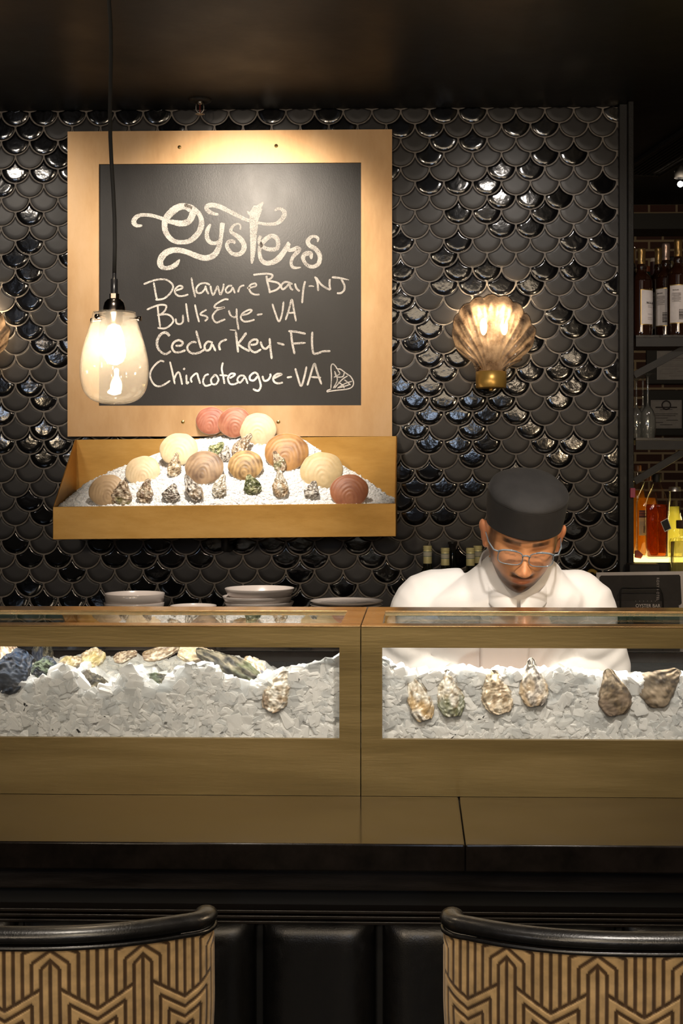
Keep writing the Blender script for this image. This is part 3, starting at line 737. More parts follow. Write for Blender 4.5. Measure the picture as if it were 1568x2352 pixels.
RS = [ # name, px x0,x1, top, ice line, colours, label
 ((204, 287), 1090, 1150, (.50, .34, .19), (.30, .19, .10), 'tan brown round shell leaning at the far left end of the ice tray', .5, 0),
 ((287, 368), 1047, 1098, (.66, .52, .33), (.52, .36, .19), 'small pale cream round shell, second from the left end of the ice tray', .35, 0),
 ((366, 454), 994, 1062, (.68, .55, .35), (.54, .38, .19), 'large cream white round shell with an oyster standing before it', .4, 0),
 ((424, 514), 1035, 1100, (.36, .24, .14), (.15, .09, .055), 'taupe brown round shell in the middle row left of the amber mottled one', .8, 0),
 ((449, 520), 934, 1003, (.36, .13, .08), (.20, .038, .016), 'rusty pink round shell, leftmost of three at the top of the ice heap', .6, 1),
 ((500, 577), 935, 1008, (.38, .155, .088), (.21, .04, .017), 'rusty pink round shell in the middle of three at the top of the ice heap', .55, 1),
 ((549, 634), 948, 1010, (.60, .48, .31), (.48, .34, .19), 'cream round shell, rightmost of three at the top of the ice heap', .35, 0),
 ((523, 604), 1034, 1090, (.50, .32, .13), (.14, .075, .025), 'amber and dark brown mottled round shell in the centre of the ice tray', .95, 0),
 ((607, 709), 994, 1064, (.40, .205, .065), (.19, .085, .028), 'large amber brown round shell on the right slope of the ice heap', .75, 0),
 ((688, 788), 1038, 1106, (.54, .41, .22), (.42, .29, .13), 'large yellowish cream round shell near the right end of the ice tray', .4, 0),
 ((757, 846), 1089, 1150, (.36, .13, .055), (.24, .07, .03), 'reddish brown round shell sunk at the right end of the ice tray', .6, 0)]
for i, ((xa, xb), yt, yb, b1, b2, lab, mo, back) in enumerate(RS):
    base = on_tray((xa+xb)/2, min(yb, 1155) if i not in (4, 5, 6) else 1004)
    Y = base.y
    if i == 4: Y = 4.722
    elif i == 5: Y = 4.712
    elif i == 6: Y = 4.700
    s_ = pxm((xa+xb)/2, Y); RX = (xb-xa)/2/s_
    top = at((xa+xb)/2, yt, Y); lean = 14 if i in (4, 5, 6) else 24
    RZ = RX*.94; cz2 = top.z - RZ*cos(radians(lean))
    M = Matrix.Rotation(radians(-lean), 3, 'X') @ Matrix.Rotation(radians((i*37 % 30) - 15), 3, 'Y')
    round_shell('round_shell', (top.x, Y - (0 if i in (4, 5, 6) else .002), cz2), RX, RZ, M, b1, b2, 40+i, lab, mo)
OT = [ # centre px, length, width, tilt, palette, label
 ((280, 1131), 60, 50, 4, 'brown', 'brown frilled oyster standing against the far left tan shell', ((.30, .30, .12), .6)),
 ((334, 1125), 55, 38, 6, 'brown', 'pointed brown oyster, second from the left in the front row of the tray', None),
 ((394, 1130), 42, 42, 12, 'grey', 'small dark grey humped oyster, third from the left in the front row of the tray', ((.12, .09, .07), .3)),
 ((441, 1119), 64, 38, -30, 'grey', 'long grey oyster leaning left in the front row below the taupe shell', ((.34, .24, .14), .5)),
 ((402, 1065), 54, 32, 5, 'tan', 'narrow tan oyster standing before the large cream white shell', None),
 ((505, 1113), 54, 34, 12, 'cream', 'pale grey cream oyster standing in the front row left of the dark green one', None),
 ((577, 1111), 46, 42, -24, 'green', 'dark green curved oyster below the amber mottled shell', ((.05, .06, .025), .2)),
 ((643, 1109), 62, 38, -6, 'cream', 'pale cream oyster with brown side in the front row right of the dark green one', ((.36, .22, .10), .3)),
 ((717, 1123), 42, 36, 16, 'grey', 'small grey oyster standing alone at the right of the front row', None),
 ((640, 1057), 50, 30, -22, 'brown', 'narrow dark oyster leaning against the large amber brown shell', ((.16, .17, .08), .4)),
 ((499, 1030), 40, 36, 40, 'green', 'small green oyster lying below the three shells at the top of the heap', None),
 ((517, 1040), 36, 28, 14, 'grey', 'small grey brown oyster touching the small green oyster', None),
 ((557, 1019), 62, 34, 34, 'brown', 'ridged brown oyster tilting right below the three shells at the top of the heap', None)]
for i, ((px, py), L, W, tl, pal, lab, acc) in enumerate(OT):
    base = on_tray(px, min(1150, py + L*.42)); Y = base.y - .004
    s_ = pxm(px, Y); c = at(px, py+2, Y)
    M = facing_basis(tl, 18)
    oyster('oyster', (c.x, Y, c.z), L*1.06/s_, W*1.02/s_, W*.52/s_, M, pal, 100+i, lab, 'oyster', 'oysters on the ice tray', acc)

# ------------------------------------------------------------------ scallop wall lights
def sconce_glass():
    m = bpy.data.materials.new('mottled_frosted_glass'); m.use_nodes = True; N = m.node_tree.nodes; L = m.node_tree.links; N.clear()
    out = N.new('ShaderNodeOutputMaterial'); tc = N.new('ShaderNodeTexCoord')
    nz = N.new('ShaderNodeTexNoise'); nz.inputs['Scale'].default_value = 26; nz.inputs['Detail'].default_value = 9; nz.inputs['Roughness'].default_value = .7
    L.new(tc.outputs['Object'], nz.inputs['Vector'])
    cr = N.new('ShaderNodeValToRGB'); e = cr.color_ramp.elements; e[0].position = .34; e[0].color = (.20, .13, .085, 1); e[1].position = .62; e[1].color = (.80, .66, .52, 1)
    L.new(nz.outputs['Fac'], cr.inputs[0])
    tl = N.new('ShaderNodeBsdfTranslucent'); L.new(cr.outputs[0], tl.inputs[0])
    df = N.new('ShaderNodeBsdfDiffuse'); L.new(cr.outputs[0], df.inputs[0])
    tr = N.new('ShaderNodeBsdfTransparent'); tr.inputs[0].default_value = (.9, .8, .7, 1)
    gl = N.new('ShaderNodeBsdfGlossy'); gl.inputs['Roughness'].default_value = .12
    a = N.new('ShaderNodeMixShader'); a.inputs[0].default_value = .35; L.new(tl.outputs[0], a.inputs[1]); L.new(df.outputs[0], a.inputs[2])
    b = N.new('ShaderNodeMixShader'); b.inputs[0].default_value = .42; L.new(a.outputs[0], b.inputs[1]); L.new(tr.outputs[0], b.inputs[2])
    c = N.new('ShaderNodeMixShader'); fr = N.new('ShaderNodeFresnel'); fr.inputs[0].default_value = 1.45; L.new(fr.outputs[0], c.inputs[0]); L.new(b.outputs[0], c.inputs[1]); L.new(gl.outputs[0], c.inputs[2])
    L.new(c.outputs[0], out.inputs[0]); return m
M_SGLASS = sconce_glass(); M_BULB = glow('warm_lamp_filament', (1, .80, .52), 40)
SC_OUT = [(540,1235),(500,1120),(365,1030),(268,930),(228,790),(225,620),(285,455),(430,310),(600,235),(785,212),(965,245),(1105,335),(1200,445),(1275,570),(1338,690),(1322,820),(1275,940),(1250,1050),(1085,1092),(985,1165),(940,1235)]
def sconce(dx_px, label):
    YS = 4.655
    def P(cx, cy, y): return at(1000 + cx/5.807 + dx_px, 640 + cy/5.807, y)
    base = P(740, 1345, YW)
    e = thing('wall_light', (base.x, YW-.01, base.z-.04), label, 'wall light', 'scallop shell wall lights')
    piv = (740, 1250)
    ol = []
    for (x, y) in SC_OUT: ol.append((atan2(-(y-piv[1]), x-piv[0]), sqrt((x-piv[0])**2+(y-piv[1])**2)))
    ol.sort(key=lambda q: -q[0])
    nth, nr = 200, 40; nlobe = 15
    a0, a1 = ol[0][0], ol[-1][0]
    tab = [((a0-q[0])/(a0-a1), q[1]) for q in ol]
    def fn(u, v):
        a = a0 + (a1-a0)*u
        # smooth the outline, then scallop it
        R = sum(lerp_table(tab, min(1, max(0, u+d))) for d in (-.012, -.006, 0, .006, .012))/5
        lobe = abs(sin(pi*nlobe*u))
        R *= 1 + .035*(lobe-.5)*sstep(.1, .25, u)*sstep(.9, .75, u)
        r0 = 150
        q = r0 + (R-r0)*v
        x = piv[0] + q*cos(a); y = piv[1] - q*sin(a)
        if v < .25:
            k = 1 - v/.25; xb = 545 + (935-545)*u; x = x + (xb-x)*k*.9; y = y + (1238-y)*k
        d = .045 + .060*sin(pi*min(1, .12+.80*v))*(.45+.55*sin(pi*u)) - .035*v*v
        d *= 1; d += .0055*(lobe-.5)*min(1, v*1.6+.15)
        return P(x, y, YW - .012 - max(.006, d))
    m = MB(); m.grid(fn, nth, nr)
    o = m.build('shell_shade', M_SGLASS, e, True, fix=False); so = o.modifiers.new('thick', 'SOLIDIFY'); so.thickness = .004
    k = P(740, 1345, YW-.075); rr = 205/5.807/pxm(1130, YW-.075)
    m = MB(); zt, zb = P(740, 1243, YW-.075).z, P(740, 1452, YW-.075).z
    m.rev([(rr*.9, zt+.001), (rr, zt), (rr, zb), (rr*.97, zb-.002), (0, zb-.002)], (k.x, k.y, 0), 48); m.build('brass_cup', M_BRASS_SHINY, e, True).data.polygons.foreach_set('use_smooth', [True]*0 or [True]*(48*4))
    m = MB(); m.rev([(.0055, zb), (.0055, zb-.004), (.0075, zb-.005), (.0075, zb-.010), (.005, zb-.012), (0, zb-.012)], (k.x, k.y, 0), 16); m.build('finial', M_BRASS_SHINY, e, True)
    m = MB(); m.box(k.x-.03, k.x+.03, YW-.078, YW-.008, zb+.008, zt-.004); m.build('wall_bracket', M_BRASS_SHINY, e, False, .002)
    for bx in (640, 915):
        p = P(bx, 640, YW-.055)
        m = MB(); m.ball(p, (.0125, .0125, .030), 16, 12); m.build('light_bulb', M_BULB, e, True)
        point('wall_light_glow', (p.x, p.y-.0, p.z+.034), 2.6, (1, .74, .46), .02)
    return e
sconce(0, 'glowing glass scallop wall light with brass cup on the tiles above the cook')
sconce(-1198 - 9, 'second scallop wall light, mostly cut off by the left edge, left of the menu board')

# ------------------------------------------------------------------ pendant lamp
def pendant():
    YP = 2.5; s_ = pxm(262, YP)
    def z(py): return at(262, py, YP).z
    c = at(262.5, 720, YP); cx, cyy = c.x, YP
    e = thing('pendant_lamp', (cx, cyy, z(928)), 'clear glass teardrop pendant lamp with glowing bulb hanging on a black cord', 'lamp')
    PR = [(48, 717), (48.6, 720), (52, 735), (57, 752), (62.5, 769), (68, 787), (73, 808), (77, 830), (78, 848), (77.2, 868), (74, 886), (69, 900), (60, 912), (49, 920), (34, 925.5), (16, 928), (2, 928.6)]
    prof = [(r/s_, z(y)) for r, y in spline(PR, 5)]
    inner = [(max(.0003, r-.0022), h + (.0022 if r < .03 else 0)) for r, h in prof][::-1]
    m = MB(); m.rev(prof + inner + [prof[0]], (cx, cyy, 0), 72)
    m.build('glass_shade', glassy('hand_blown_glass', (.985, .975, .96), .05, (.95, .86, .74), 1.5, .9, .02), e, True)
    M_NI = plain('dark_bronze', (.10, .085, .075), .2, 1)
    m = MB(); m.rev([(3.5/s_, z(626)), (4.5/s_, z(627)), (4.5/s_, z(640)), (8/s_, z(641)), (8.2/s_, z(675)), (11, 0)][0:5], (cx, cyy, 0), 24, capt=False); m.build('stem', plain('black_bakelite', (.012, .012, .014), .3), e, True)
    m = MB(); m.rev([(11.3/s_, z(675)), (11.3/s_, z(686))], (cx, cyy, 0), 6, capb=True, capt=True); m.build('collar_nut', M_NI, e)
    m = MB(); m.rev([(9/s_, z(686)), (16/s_, z(688)), (22/s_, z(695)), (25/s_, z(706)), (25.5/s_, z(716)), (25.5/s_, z(722)), (19/s_, z(724)), (19/s_, z(745)), (17/s_, z(748)), (0, z(748))], (cx, cyy, 0), 40); m.build('bulb_socket', M_NI, e, True)
    m = MB(); m.rev([(46/s_, z(719)), (46/s_, z(721)), (24/s_, z(721)), (24/s_, z(719))], (cx, cyy, 0), 40); m.build('gallery_plate', M_NI, e)
    for a in (2.75, 4.25, -.12):
        d = Vector((cos(a), sin(a), 0)); r0 = 51/s_
        m = MB(); b = Vector((cx, cyy, z(733))); m.tube([b+d*(r0-.012), b+d*(r0+.004), b+d*(r0+.0041), b+d*(r0+.010)], [.0028, .0028, .0046, .0046], 14); m.build('thumb_screw', M_NI, e, True)
    m = MB(); m.rev([(0, z(838)), (10/s_, z(836)), (19/s_, z(830)), (25/s_, z(818)), (26/s_, z(804)), (22/s_, z(786)), (15/s_, z(766)), (12/s_, z(752)), (12/s_, z(746))], (cx, cyy, 0), 32); m.build('light_bulb', glow('pendant_bulb_glow', (1, .90, .73), 48), e, True)
    point('pendant_glow', (cx-.0, cyy-.04, z(806)), 3.0, (1, .76, .48), .03)
    top = at(250, 0, YP); p0 = Vector((cx, cyy, z(628))); dr = (top-p0)
    pts = [p0 + dr*k + Vector((.0025*sin(k*9), 0, 0))*(1 if 0 < k < 1 else 0) for k in [i/10 for i in range(11)]]
    kx = (CEIL - p0.z)/dr.z; pts.append(p0 + dr*kx)
    m = MB(); m.tube(pts, 4.6/s_, 12); m.build('cord', plain('black_woven_cord', (.006, .006, .006), .8), e, True)
    q = pts[-1]; m = MB(); m.rev([(.055, CEIL-.001), (.055, CEIL-.012), (.02, CEIL-.03), (0, CEIL-.03)], (q.x, q.y, 0), 32); m.build('ceiling_rose', M_BLACKSTEEL, e, True)
pendant()
# ------------------------------------------------------------------ bar, counter slabs, display cases
YC0, YC1 = 2.48, 2.847
ZCT, ZCB = at(828, 1437.5, YC0).z, at(828, 1828, YC0).z
XS = (at(827.2, 1600, YC0).x + at(829.2, 1600, YC0).x)/2
M_STONE = noisy('polished_dark_stone', (.003, .0025, .002), (.008, .006, .005), 18, .10, .15, 0, .03, 40, spec=.30, ior=1.36)
YF = 2.155
xs = at(1061, 1890, 2.3).x
for (xa, xb, lab) in ((-2.3, xs-.0005, 'long dark polished stone counter slab, left of the seam'), (xs+.0005, 2.2, 'dark polished stone counter slab, right of the seam')):
    m = MB(); m.box(xa, xb, YF, 3.15, ZCB-.045, ZCB-.0005)
    tag(m.build('counter_slab', M_STONE, None, False, .003, 3), lab, 'counter')
bar = thing('bar_counter', (0, 2.42, 0), 'black wooden bar front with a row of padded leather panels under the counter', 'bar')
m = MB(); m.box(-2.3, 2.2, 2.44, 2.56, 0, ZCB-.046); m.build('body', M_BLACK, bar)
zr = at(780, 2090, 2.41).z
m = MB()
for k in range(3): m.box(-2.3, 2.2, 2.405+.004*k, 2.44, zr-.006-k*.011, zr-k*.011)
m.build('moulding', M_DARKWOOD, bar, False, .0015)
m = MB(); m.box(-2.3, 2.2, 2.30, 2.44, ZCB-.12, ZCB-.0465); m.build('apron', M_DARKWOOD, bar, False, .003)
ztop = at(730, 2108, 2.41).z
for k in range(-7, 7):
    xa, xb = at(600 + k*277.5, 2115, 2.41).x, at(863 + k*277.5, 2115, 2.41).x
    m = MB(); zb = .28
    def pad(u, v, xa=xa, xb=xb, zb=zb):
        du = min(u, 1-u)*(xb-xa); dv = min(v, 1-v)*(ztop-zb); d = min(du, dv)
        return Vector((xa + (xb-xa)*u, 2.44 - .006 - .034*(1-(1-min(1, du/.05))**2)**.5*(1-(1-min(1, dv/.05))**2)**.5, zb + (ztop-zb)*v))
    def warp(w): return .5 - .5*cos(pi*w)
    m.grid(lambda u, v: pad(warp(u), warp(v)), 28, 36); m.build('padded_panel', M_LEATHER, bar, True)

M_CGLASS = glassy('case_glass', (.955, .975, .965), 0, ior=1.5)
M_FGLASS = glassy('misted_case_glass', (.98, .985, .98), .022, (.92, .92, .91), ior=1.5)
M_GEDGE = plain('green_glass_edge', (.05, .11, .08), .1, 0, trans=.4)
M_STEEL = noisy('brushed_steel', (.32, .32, .32), (.45, .45, .45), 6, .35, None, 1, 0, None, (1, 12, 1))
fr = .0505*0 + abs(at(779, 1600, YC0).x - at(827, 1600, YC0).x)
zt1, zb1 = at(828, 1487.5, YC0).z, at(828, 1698, YC0).z
def display_case(x0, x1, label):
    e = thing('display_case', ((x0+x1)/2, (YC0+YC1)/2, ZCB), label, 'display case', 'brass and glass oyster cases on the counter')
    d = .012
    m = MB()
    m.box(x0, x1, YC0, YC0+d, zt1, ZCT-.003); m.box(x0, x1, YC0, YC0+d, ZCB, zb1)
    m.box(x0, x0+fr, YC0, YC0+d, zb1, zt1); m.box(x1-fr, x1, YC0, YC0+d, zb1, zt1)
    m.build('front_frame', M_BRASS_CASE, e)
    m = MB()
    m.box(x0, x1, YC0, YC0+.045, ZCT-.003, ZCT); m.box(x0, x1, YC1-.085, YC1, ZCT-.008, ZCT)
    m.box(x0, x0+fr, YC0+.045, YC1-.085, ZCT-.008, ZCT); m.box(x1-fr, x1, YC0+.045, YC1-.085, ZCT-.008, ZCT)
    m.build('top_frame', M_BRASS_TOP, e, False, .0008)
    m = MB()
    for x in (x0, x1-.004): m.box(x, x+.004, YC0+d, YC1-.004, ZCB, ZCT-.009)
    m.box(x0, x1, YC1-.004, YC1, ZCB, ZCB+.10)
    m.build('brass_sides', M_BRASS_CASE, e)
    m = MB(); m.box(x0+.006, x1-.006, YC0+d+.009, YC1-.006, ZCB+.002, ZCB+.008); m.build('drip_pan', M_STEEL, e)
    m = MB(); m.box(x0+.01, x1-.01, YC0+d+.001, YC0+d+.007, ZCB+.02, ZCT-.012); m.build('front_glass', M_FGLASS, e)
    # the lid pane lies in its rebate with a slight fall to the front
    m = MB(); za, zb_ = ZCT-.0100, ZCT-.0048
    m.prism([Vector((x0+fr-.008, YC0+.040, za)), Vector((x0+fr-.008, YC1-.085, zb_)), Vector((x1-fr+.008, YC1-.085, zb_)), Vector((x1-fr+.008, YC0+.040, za))], (0, 0, -.006))
    m.build('lid_glass', M_CGLASS, e)
    m = MB(); m.box(x0+fr, x1-fr, YC1-.0865, YC1-.0855, ZCT-.0105, ZCT-.0046); m.build('lid_glass_edge', M_GEDGE, e)
    m = MB(); m.box(x0+.02, x1-.02, YC0+d+.010, YC0+d+.024, zt1+.012, zt1+.026); m.build('light_rail', M_STEEL, e)
    area('case_light', ((x0+x1)/2, YC0+.034, ZCT-.016), ((x0+x1)/2, YC0+.060, ZCB), 6.0 if x0 < XS-.1 else 11.0, (x1-x0)*.94, .02, (1, .93, .84) if x0 > XS-.1 else (1, .94, .86))
    return e
CL0, CR1 = XS-1.02, XS+1.02
display_case(CL0, XS-.0009, 'brass framed glass display case of ice and shellfish, left of the seam')
display_case(XS+.0009, CR1, 'brass framed glass display case of iced oysters in front of the cook')

# ice in the cases: a packed bed with loose lumps against the pane and on top
YIF, YIB = YC0+.022, YC1-.012
TOPL = [(-60, 1600), (0, 1590), (40, 1592), (85, 1562), (120, 1552), (165, 1535), (215, 1585), (260, 1590), (300, 1548), (350, 1588), (390, 1572), (440, 1530), (500, 1545), (560, 1560), (600, 1562), (640, 1548), (700, 1540), (740, 1530), (778, 1512)]
TOPR = [(876, 1520), (900, 1535), (940, 1545), (1000, 1548), (1060, 1540), (1110, 1545), (1180, 1545), (1262, 1542), (1340, 1548), (1420, 1560), (1480, 1562), (1600, 1552)]
M_ICEBED = icemat('packed_ice', (.95, .945, .93), 0, .14, .5, 60, .5)
M_ICEGREY = icemat('grey_packed_ice', (.80, .805, .80), .12, .10, .4, 50, .55)
M_ICEHALF = icemat('half_clear_ice', (.93, .93, .92), .34, .08, .3, 70, .5)
OC = [ # px centre, length px, width px, tilt, palette, label, accent, dy behind pane, seed
 ((960, 1599), 112, 60, -18, 'cream', 'pale cream oyster leaning left, nearest the seam in the right display case', ((.40, .26, .10), .25), .006, 1, 'oysters in the right display case', .42),
 ((1033, 1592), 106, 64, -8, 'cream', 'oyster with a dark green lower lip, second from the seam in the right display case', ((.06, .09, .03), .45), .006, 2, 'oysters in the right display case', .5),
 ((1137, 1590), 100, 72, -14, 'tan', 'knobbly tan oyster with a dark beak, third from the seam in the right display case', ((.55, .46, .34), .5), .006, 3, 'oysters in the right display case', .5),
 ((1224, 1566), 110, 68, -4, 'grey', 'tall grey brown oyster with a pointed beak rising in front of the white coat', ((.44, .32, .18), .3), .006, 4, 'oysters in the right display case', .22),
 ((1408, 1589), 106, 80, -10, 'flat', 'smooth dark brown oyster, the second from the right edge in the right display case', ((.20, .15, .11), .5), .006, 5, 'oysters in the right display case', .3),
 ((1518, 1572), 108, 88, 52, 'flat', 'broad flat brown oyster tilted right at the right edge of the case', ((.30, .24, .17), .4), .008, 6, 'oysters in the right display case', .3),
 ((640, 1588), 98, 62, 28, 'cream', 'pale oyster with a green patch leaning right in the left display case', ((.20, .13, .075), .55), .006, 7, 'shellfish in the left display case', .55),
 ((28, 1542), 110, 92, 20, 'blue', 'large dark blue black oyster at the far left of the left display case', ((.03, .04, .06), .4), .03, 8, 'shellfish in the left display case', .55),
 ((18, 1510), 60, 74, 60, 'brown', 'frilled tan oyster lying on top of the large dark blue one', None, .075, 9, 'shellfish in the left display case', .5),
 ((101, 1533), 56, 52, 30, 'blue', 'small round blue black mussel like oyster beside the large dark one', ((.10, .13, .07), .1), .028, 10, 'shellfish in the left display case', .6),
 ((98, 1502), 46, 66, 80, 'dark', 'dark oyster lying at the back behind the small blue black one', ((.02, .03, .06), .3), .16, 11, 'shellfish in the left display case', .5),
 ((213, 1511), 46, 56, -35, 'tan', 'crusty cream oyster with knobs, second cluster from the left in the left case', ((.40, .32, .12), .2), .11, 12, 'shellfish in the left display case', .7),
 ((165, 1520), 58, 34, 76, 'tan', 'flat cream oyster lying just left of the crusty knobbed one', ((.45, .38, .15), .3), .13, 13, 'shellfish in the left display case', .5),
 ((203, 1568), 94, 56, 105, 'dark', 'dark oyster half buried under ice cubes below the crusty cream one', ((.05, .04, .03), .3), .032, 14, 'shellfish in the left display case', .6),
 ((288, 1507), 54, 30, 70, 'brown', 'pale brown oyster lying at the back in the middle of the left case', None, .15, 15, 'shellfish in the left display case', .5),
 ((366, 1565), 86, 40, 95, 'dark', 'dark green oyster half buried in the middle of the left display case', ((.07, .09, .05), .3), .034, 16, 'shellfish in the left display case', .6),
 ((370, 1500), 82, 36, 72, 'brown', 'golden brown frilled oyster lying at the back left of the long dark one', ((.16, .10, .04), .5), .12, 17, 'shellfish in the left display case', .5),
 ((455, 1503), 92, 44, 98, 'brown', 'ridged golden oyster resting on the upper end of the long dark one', ((.5, .40, .24), .4), .09, 18, 'shellfish in the left display case', .5),
 ((520, 1528), 165, 58, -62, 'dark', 'long dark green black oyster sloping down to the right in the left case', ((.09, .10, .05), .35), .05, 19, 'shellfish in the left display case', .4),
 ((585, 1528), 62, 36, -48, 'tan', 'small tan oyster with a blue tip at the lower end of the long dark one', ((.05, .08, .16), .6), .075, 20, 'shellfish in the left display case', .5)]
def project(p):
    d = -sin(TH)*p.x + cos(TH)*p.y; u = cos(TH)*p.x + sin(TH)*p.y
    return CXP + FPX*u/d, CYP - FPX*(p.z-EYE)/d
def blocks(p, r):          # would a lump here hide one of the shells that lie clear of the ice?
    X, Y = project(p)
    for (px, py), L, W, tl, pal, lab, acc, dy, sd, grp, tw in OC:
        if p.y > YIF + dy + .02: continue
        a = radians(tl); dx, dy_ = X-px, -(Y-py); v = dx*sin(a) + dy_*cos(a); u = dx*cos(a) - dy_*sin(a)
        k = .62 if 'buried' in lab else .92
        e_ = r*1250*.40
        if (u/(W/2*k+e_))**2 + (v/(L/2*k+e_))**2 < 1: return True
    return False
def case_ice(x0, x1, tab, back, seed, r0, label, nfront):
    T = [(at(px, py, YIF).x, at(px, py, YIF).z) for px, py in tab]
    def zt(x, y):
        v = (y-YIF)/(YIB-YIF)
        return lerp_table(T, x)*(1-v) + back(x)*v + .004*noise.noise(Vector((x*20, y*20, 2)))
    m = MB(); nx = 160
    xa, xb = x0+.008, x1-.008
    m.grid(lambda u, v: (xa+(xb-xa)*u, YIF + .007 + (YIB-YIF-.007)*max(0, v-.3)/.7, zt(xa+(xb-xa)*u, YIF+(YIB-YIF)*max(0, v-.3)/.7) - .004 if v >= .3 else ZCB+.01 + (zt(xa+(xb-xa)*u, YIF)-.010-ZCB-.01)*v/.3), nx, 40)
    # ends and back of the bed
    m.prism([(xa, YIB, ZCB+.01), (xb, YIB, ZCB+.01), (xb, YIB, zt(xb, YIB)-.02), (xa, YIB, zt(xa, YIB)-.02)], (0, .003, 0))
    rnd = random.Random(seed)
    va, vb = at(-15, 1600, YIF).x, at(1583, 1600, YIF).x
    la, lb = max(xa, va-.36)+.004, min(xb, vb+.36)-.004; nfront = int(nfront*(lb-la)/(lb-la-.36))
    for k in range(nfront):
        x = rnd.uniform(la, lb); z1 = zt(x, YIF); z = ZCB + .012 + (z1-.004-ZCB-.012)*rnd.random()
        r = r0*rnd.uniform(.65, 1.25)
        if z < zb1 - .02: continue
        if blocks(Vector((x, YIF, z)), r): continue
        clear = rnd.random() < (.30 if z > z1-.05 else .10)
        n0 = len(m.v); pl = YIF + rnd.random()**1.5*.008; tx_, tz_ = rnd.gauss(0, .22), rnd.gauss(0, .22); chunk(m, Vector((x, YIF + rnd.uniform(.15, .75)*r, z)), r, rnd, 1 if clear else rnd.choice((0, 0, 0, 2, 3)), True, .55)
        for q in range(n0, len(m.v)): m.v[q] = (m.v[q][0], max(m.v[q][1], YIF, pl + tx_*(m.v[q][0]-x) + tz_*(m.v[q][2]-z)), m.v[q][2])   # pressed against the pane
    for k in range(int(nfront*.75)):
        x = rnd.uniform(la, lb); y = YIF + (YIB-YIF)*rnd.random()**1.3; r = r0*rnd.uniform(.6, 1.15)
        if blocks(Vector((x, y, zt(x, y))), r): continue
        y = min(max(y + r*.5, YIF + 1.3*r), YIB - 1.3*r)
        chunk(m, Vector((x, y, zt(x, y) + rnd.uniform(-.9, -.1)*r)), r, rnd, 1 if rnd.random() < .45 else 0, True, .55)
    o = m.build('ice_lumps', [M_ICEBED, M_ICECLR, M_ICEGREY, M_ICEHALF], None, False, .0012, 1, fix=False)
    o.modifiers.remove(o.modifiers[0])
    tag(o, label, 'ice', kind='stuff'); return zt
ZL = case_ice(CL0, XS, TOPL, lambda x: 1.166 - .034*sstep(at(560, 1540, 2.7).x, at(640, 1540, 2.7).x, x), 31, .0150, 'bed of cloudy ice cubes in the left display case', 1700)
ZR = case_ice(XS, CR1, TOPR, lambda x: 1.134, 32, .0125, 'bed of white crushed ice in the right display case', 2000)

for (px, py), L, W, tl, pal, lab, acc, dy, sd, grp, tw in OC:
    Y = YIF + dy; s_ = pxm(px, Y); c = at(px, py, Y)
    M = facing_basis(tl, 14 if dy < .02 else 40)
    th = .42 if dy < .02 else .6
    if dy < .02: Y = max(Y, YIF + .2*W*th/s_)
    oyster('oyster', (c.x, Y, c.z), L*1.02/s_, W*1.02/s_, W*th/s_, M, pal, 300+sd, lab, 'oyster', grp, acc, tw, .55 if pal == 'flat' else 1.1)

# ------------------------------------------------------------------ bar stools
def velvet():
    m, N, L, b = newmat('carved_gold_velvet'); setp(b, rough=.8, sheen=.25)
    a = N.new('ShaderNodeAttribute'); a.attribute_name = 'tint'
    tc = N.new('ShaderNodeTexCoord'); nz = N.new('ShaderNodeTexNoise'); nz.inputs['Scale'].default_value = 55; nz.inputs['Detail'].default_value = 7
    L.new(tc.outputs['Object'], nz.inputs['Vector'])
    mr = N.new('ShaderNodeMapRange'); mr.inputs['From Min'].default_value = .3; mr.inputs['From Max'].default_value = .7; mr.inputs['To Min'].default_value = .75; mr.inputs['To Max'].default_value = 1.2
    L.new(nz.outputs['Fac'], mr.inputs['Value'])
    vm = N.new('ShaderNodeVectorMath'); vm.operation = 'SCALE'; L.new(a.outputs['Color'], vm.inputs[0]); L.new(mr.outputs[0], vm.inputs['Scale']); L.new(vm.outputs[0], b.inputs['Base Color'])
    bp = N.new('ShaderNodeBump'); bp.inputs['Strength'].default_value = .25; bp.inputs['Distance'].default_value = .002; L.new(nz.outputs['Fac'], bp.inputs['Height']); L.new(bp.outputs[0], b.inputs['Normal'])
    return m
M_VELVET = velvet()
YCH = 1.76
def deco(uu, vv):
    # art deco fans: uu along the back in stripe units (period 10, trough of the zigzag at 0), vv downward in the same unit
    x = abs(((uu + 5) % 10) - 5); x = 5 - x                 # distance from the column at 5
    d = 9.0
    n = x                                                   # 0 at the column centre, 5 at the trough
    zig = lambda k: (5.15 if k == 1 else 5.15 + 1.78*(k-1)) + .61*(n - k)   # k-th zigzag line, rising to the column
    # column: three uprights joined by a pointed head
    if n < 1.5:
        top = 2.05 + .95*min(1, n/1.0)
        if vv > top - .2:
            d = min(d, abs(n-1) if vv > 2.95 else 9, n if vv > 2.05 else 9)
        if n <= 1.05: d = min(d, abs(vv - top)*.72)
    # second and third heads
    for k, ap in ((2, .95), (3, -.15)):
        sh = ap + 1.45
        if vv < zig(1):
            if n <= k+.05: d = min(d, abs(vv - (ap + 1.45*n/k))*.8) if n > (.0 if k > 2 else 0) and vv < sh + .1 else d
            if vv > sh: d = min(d, abs(n-k))
    if vv < zig(1) and n > 3.5: d = min(d, abs(n-4), abs(n-5))
    for k in range(1, 6):
        if n >= k - .04: d = min(d, abs(vv - zig(k))*.85)
        if k >= 2 and vv > zig(k) + .56*(k-n)*0 and vv > (5.15 + 1.78*(k-1)): d = min(d, abs(n-k))
    return d
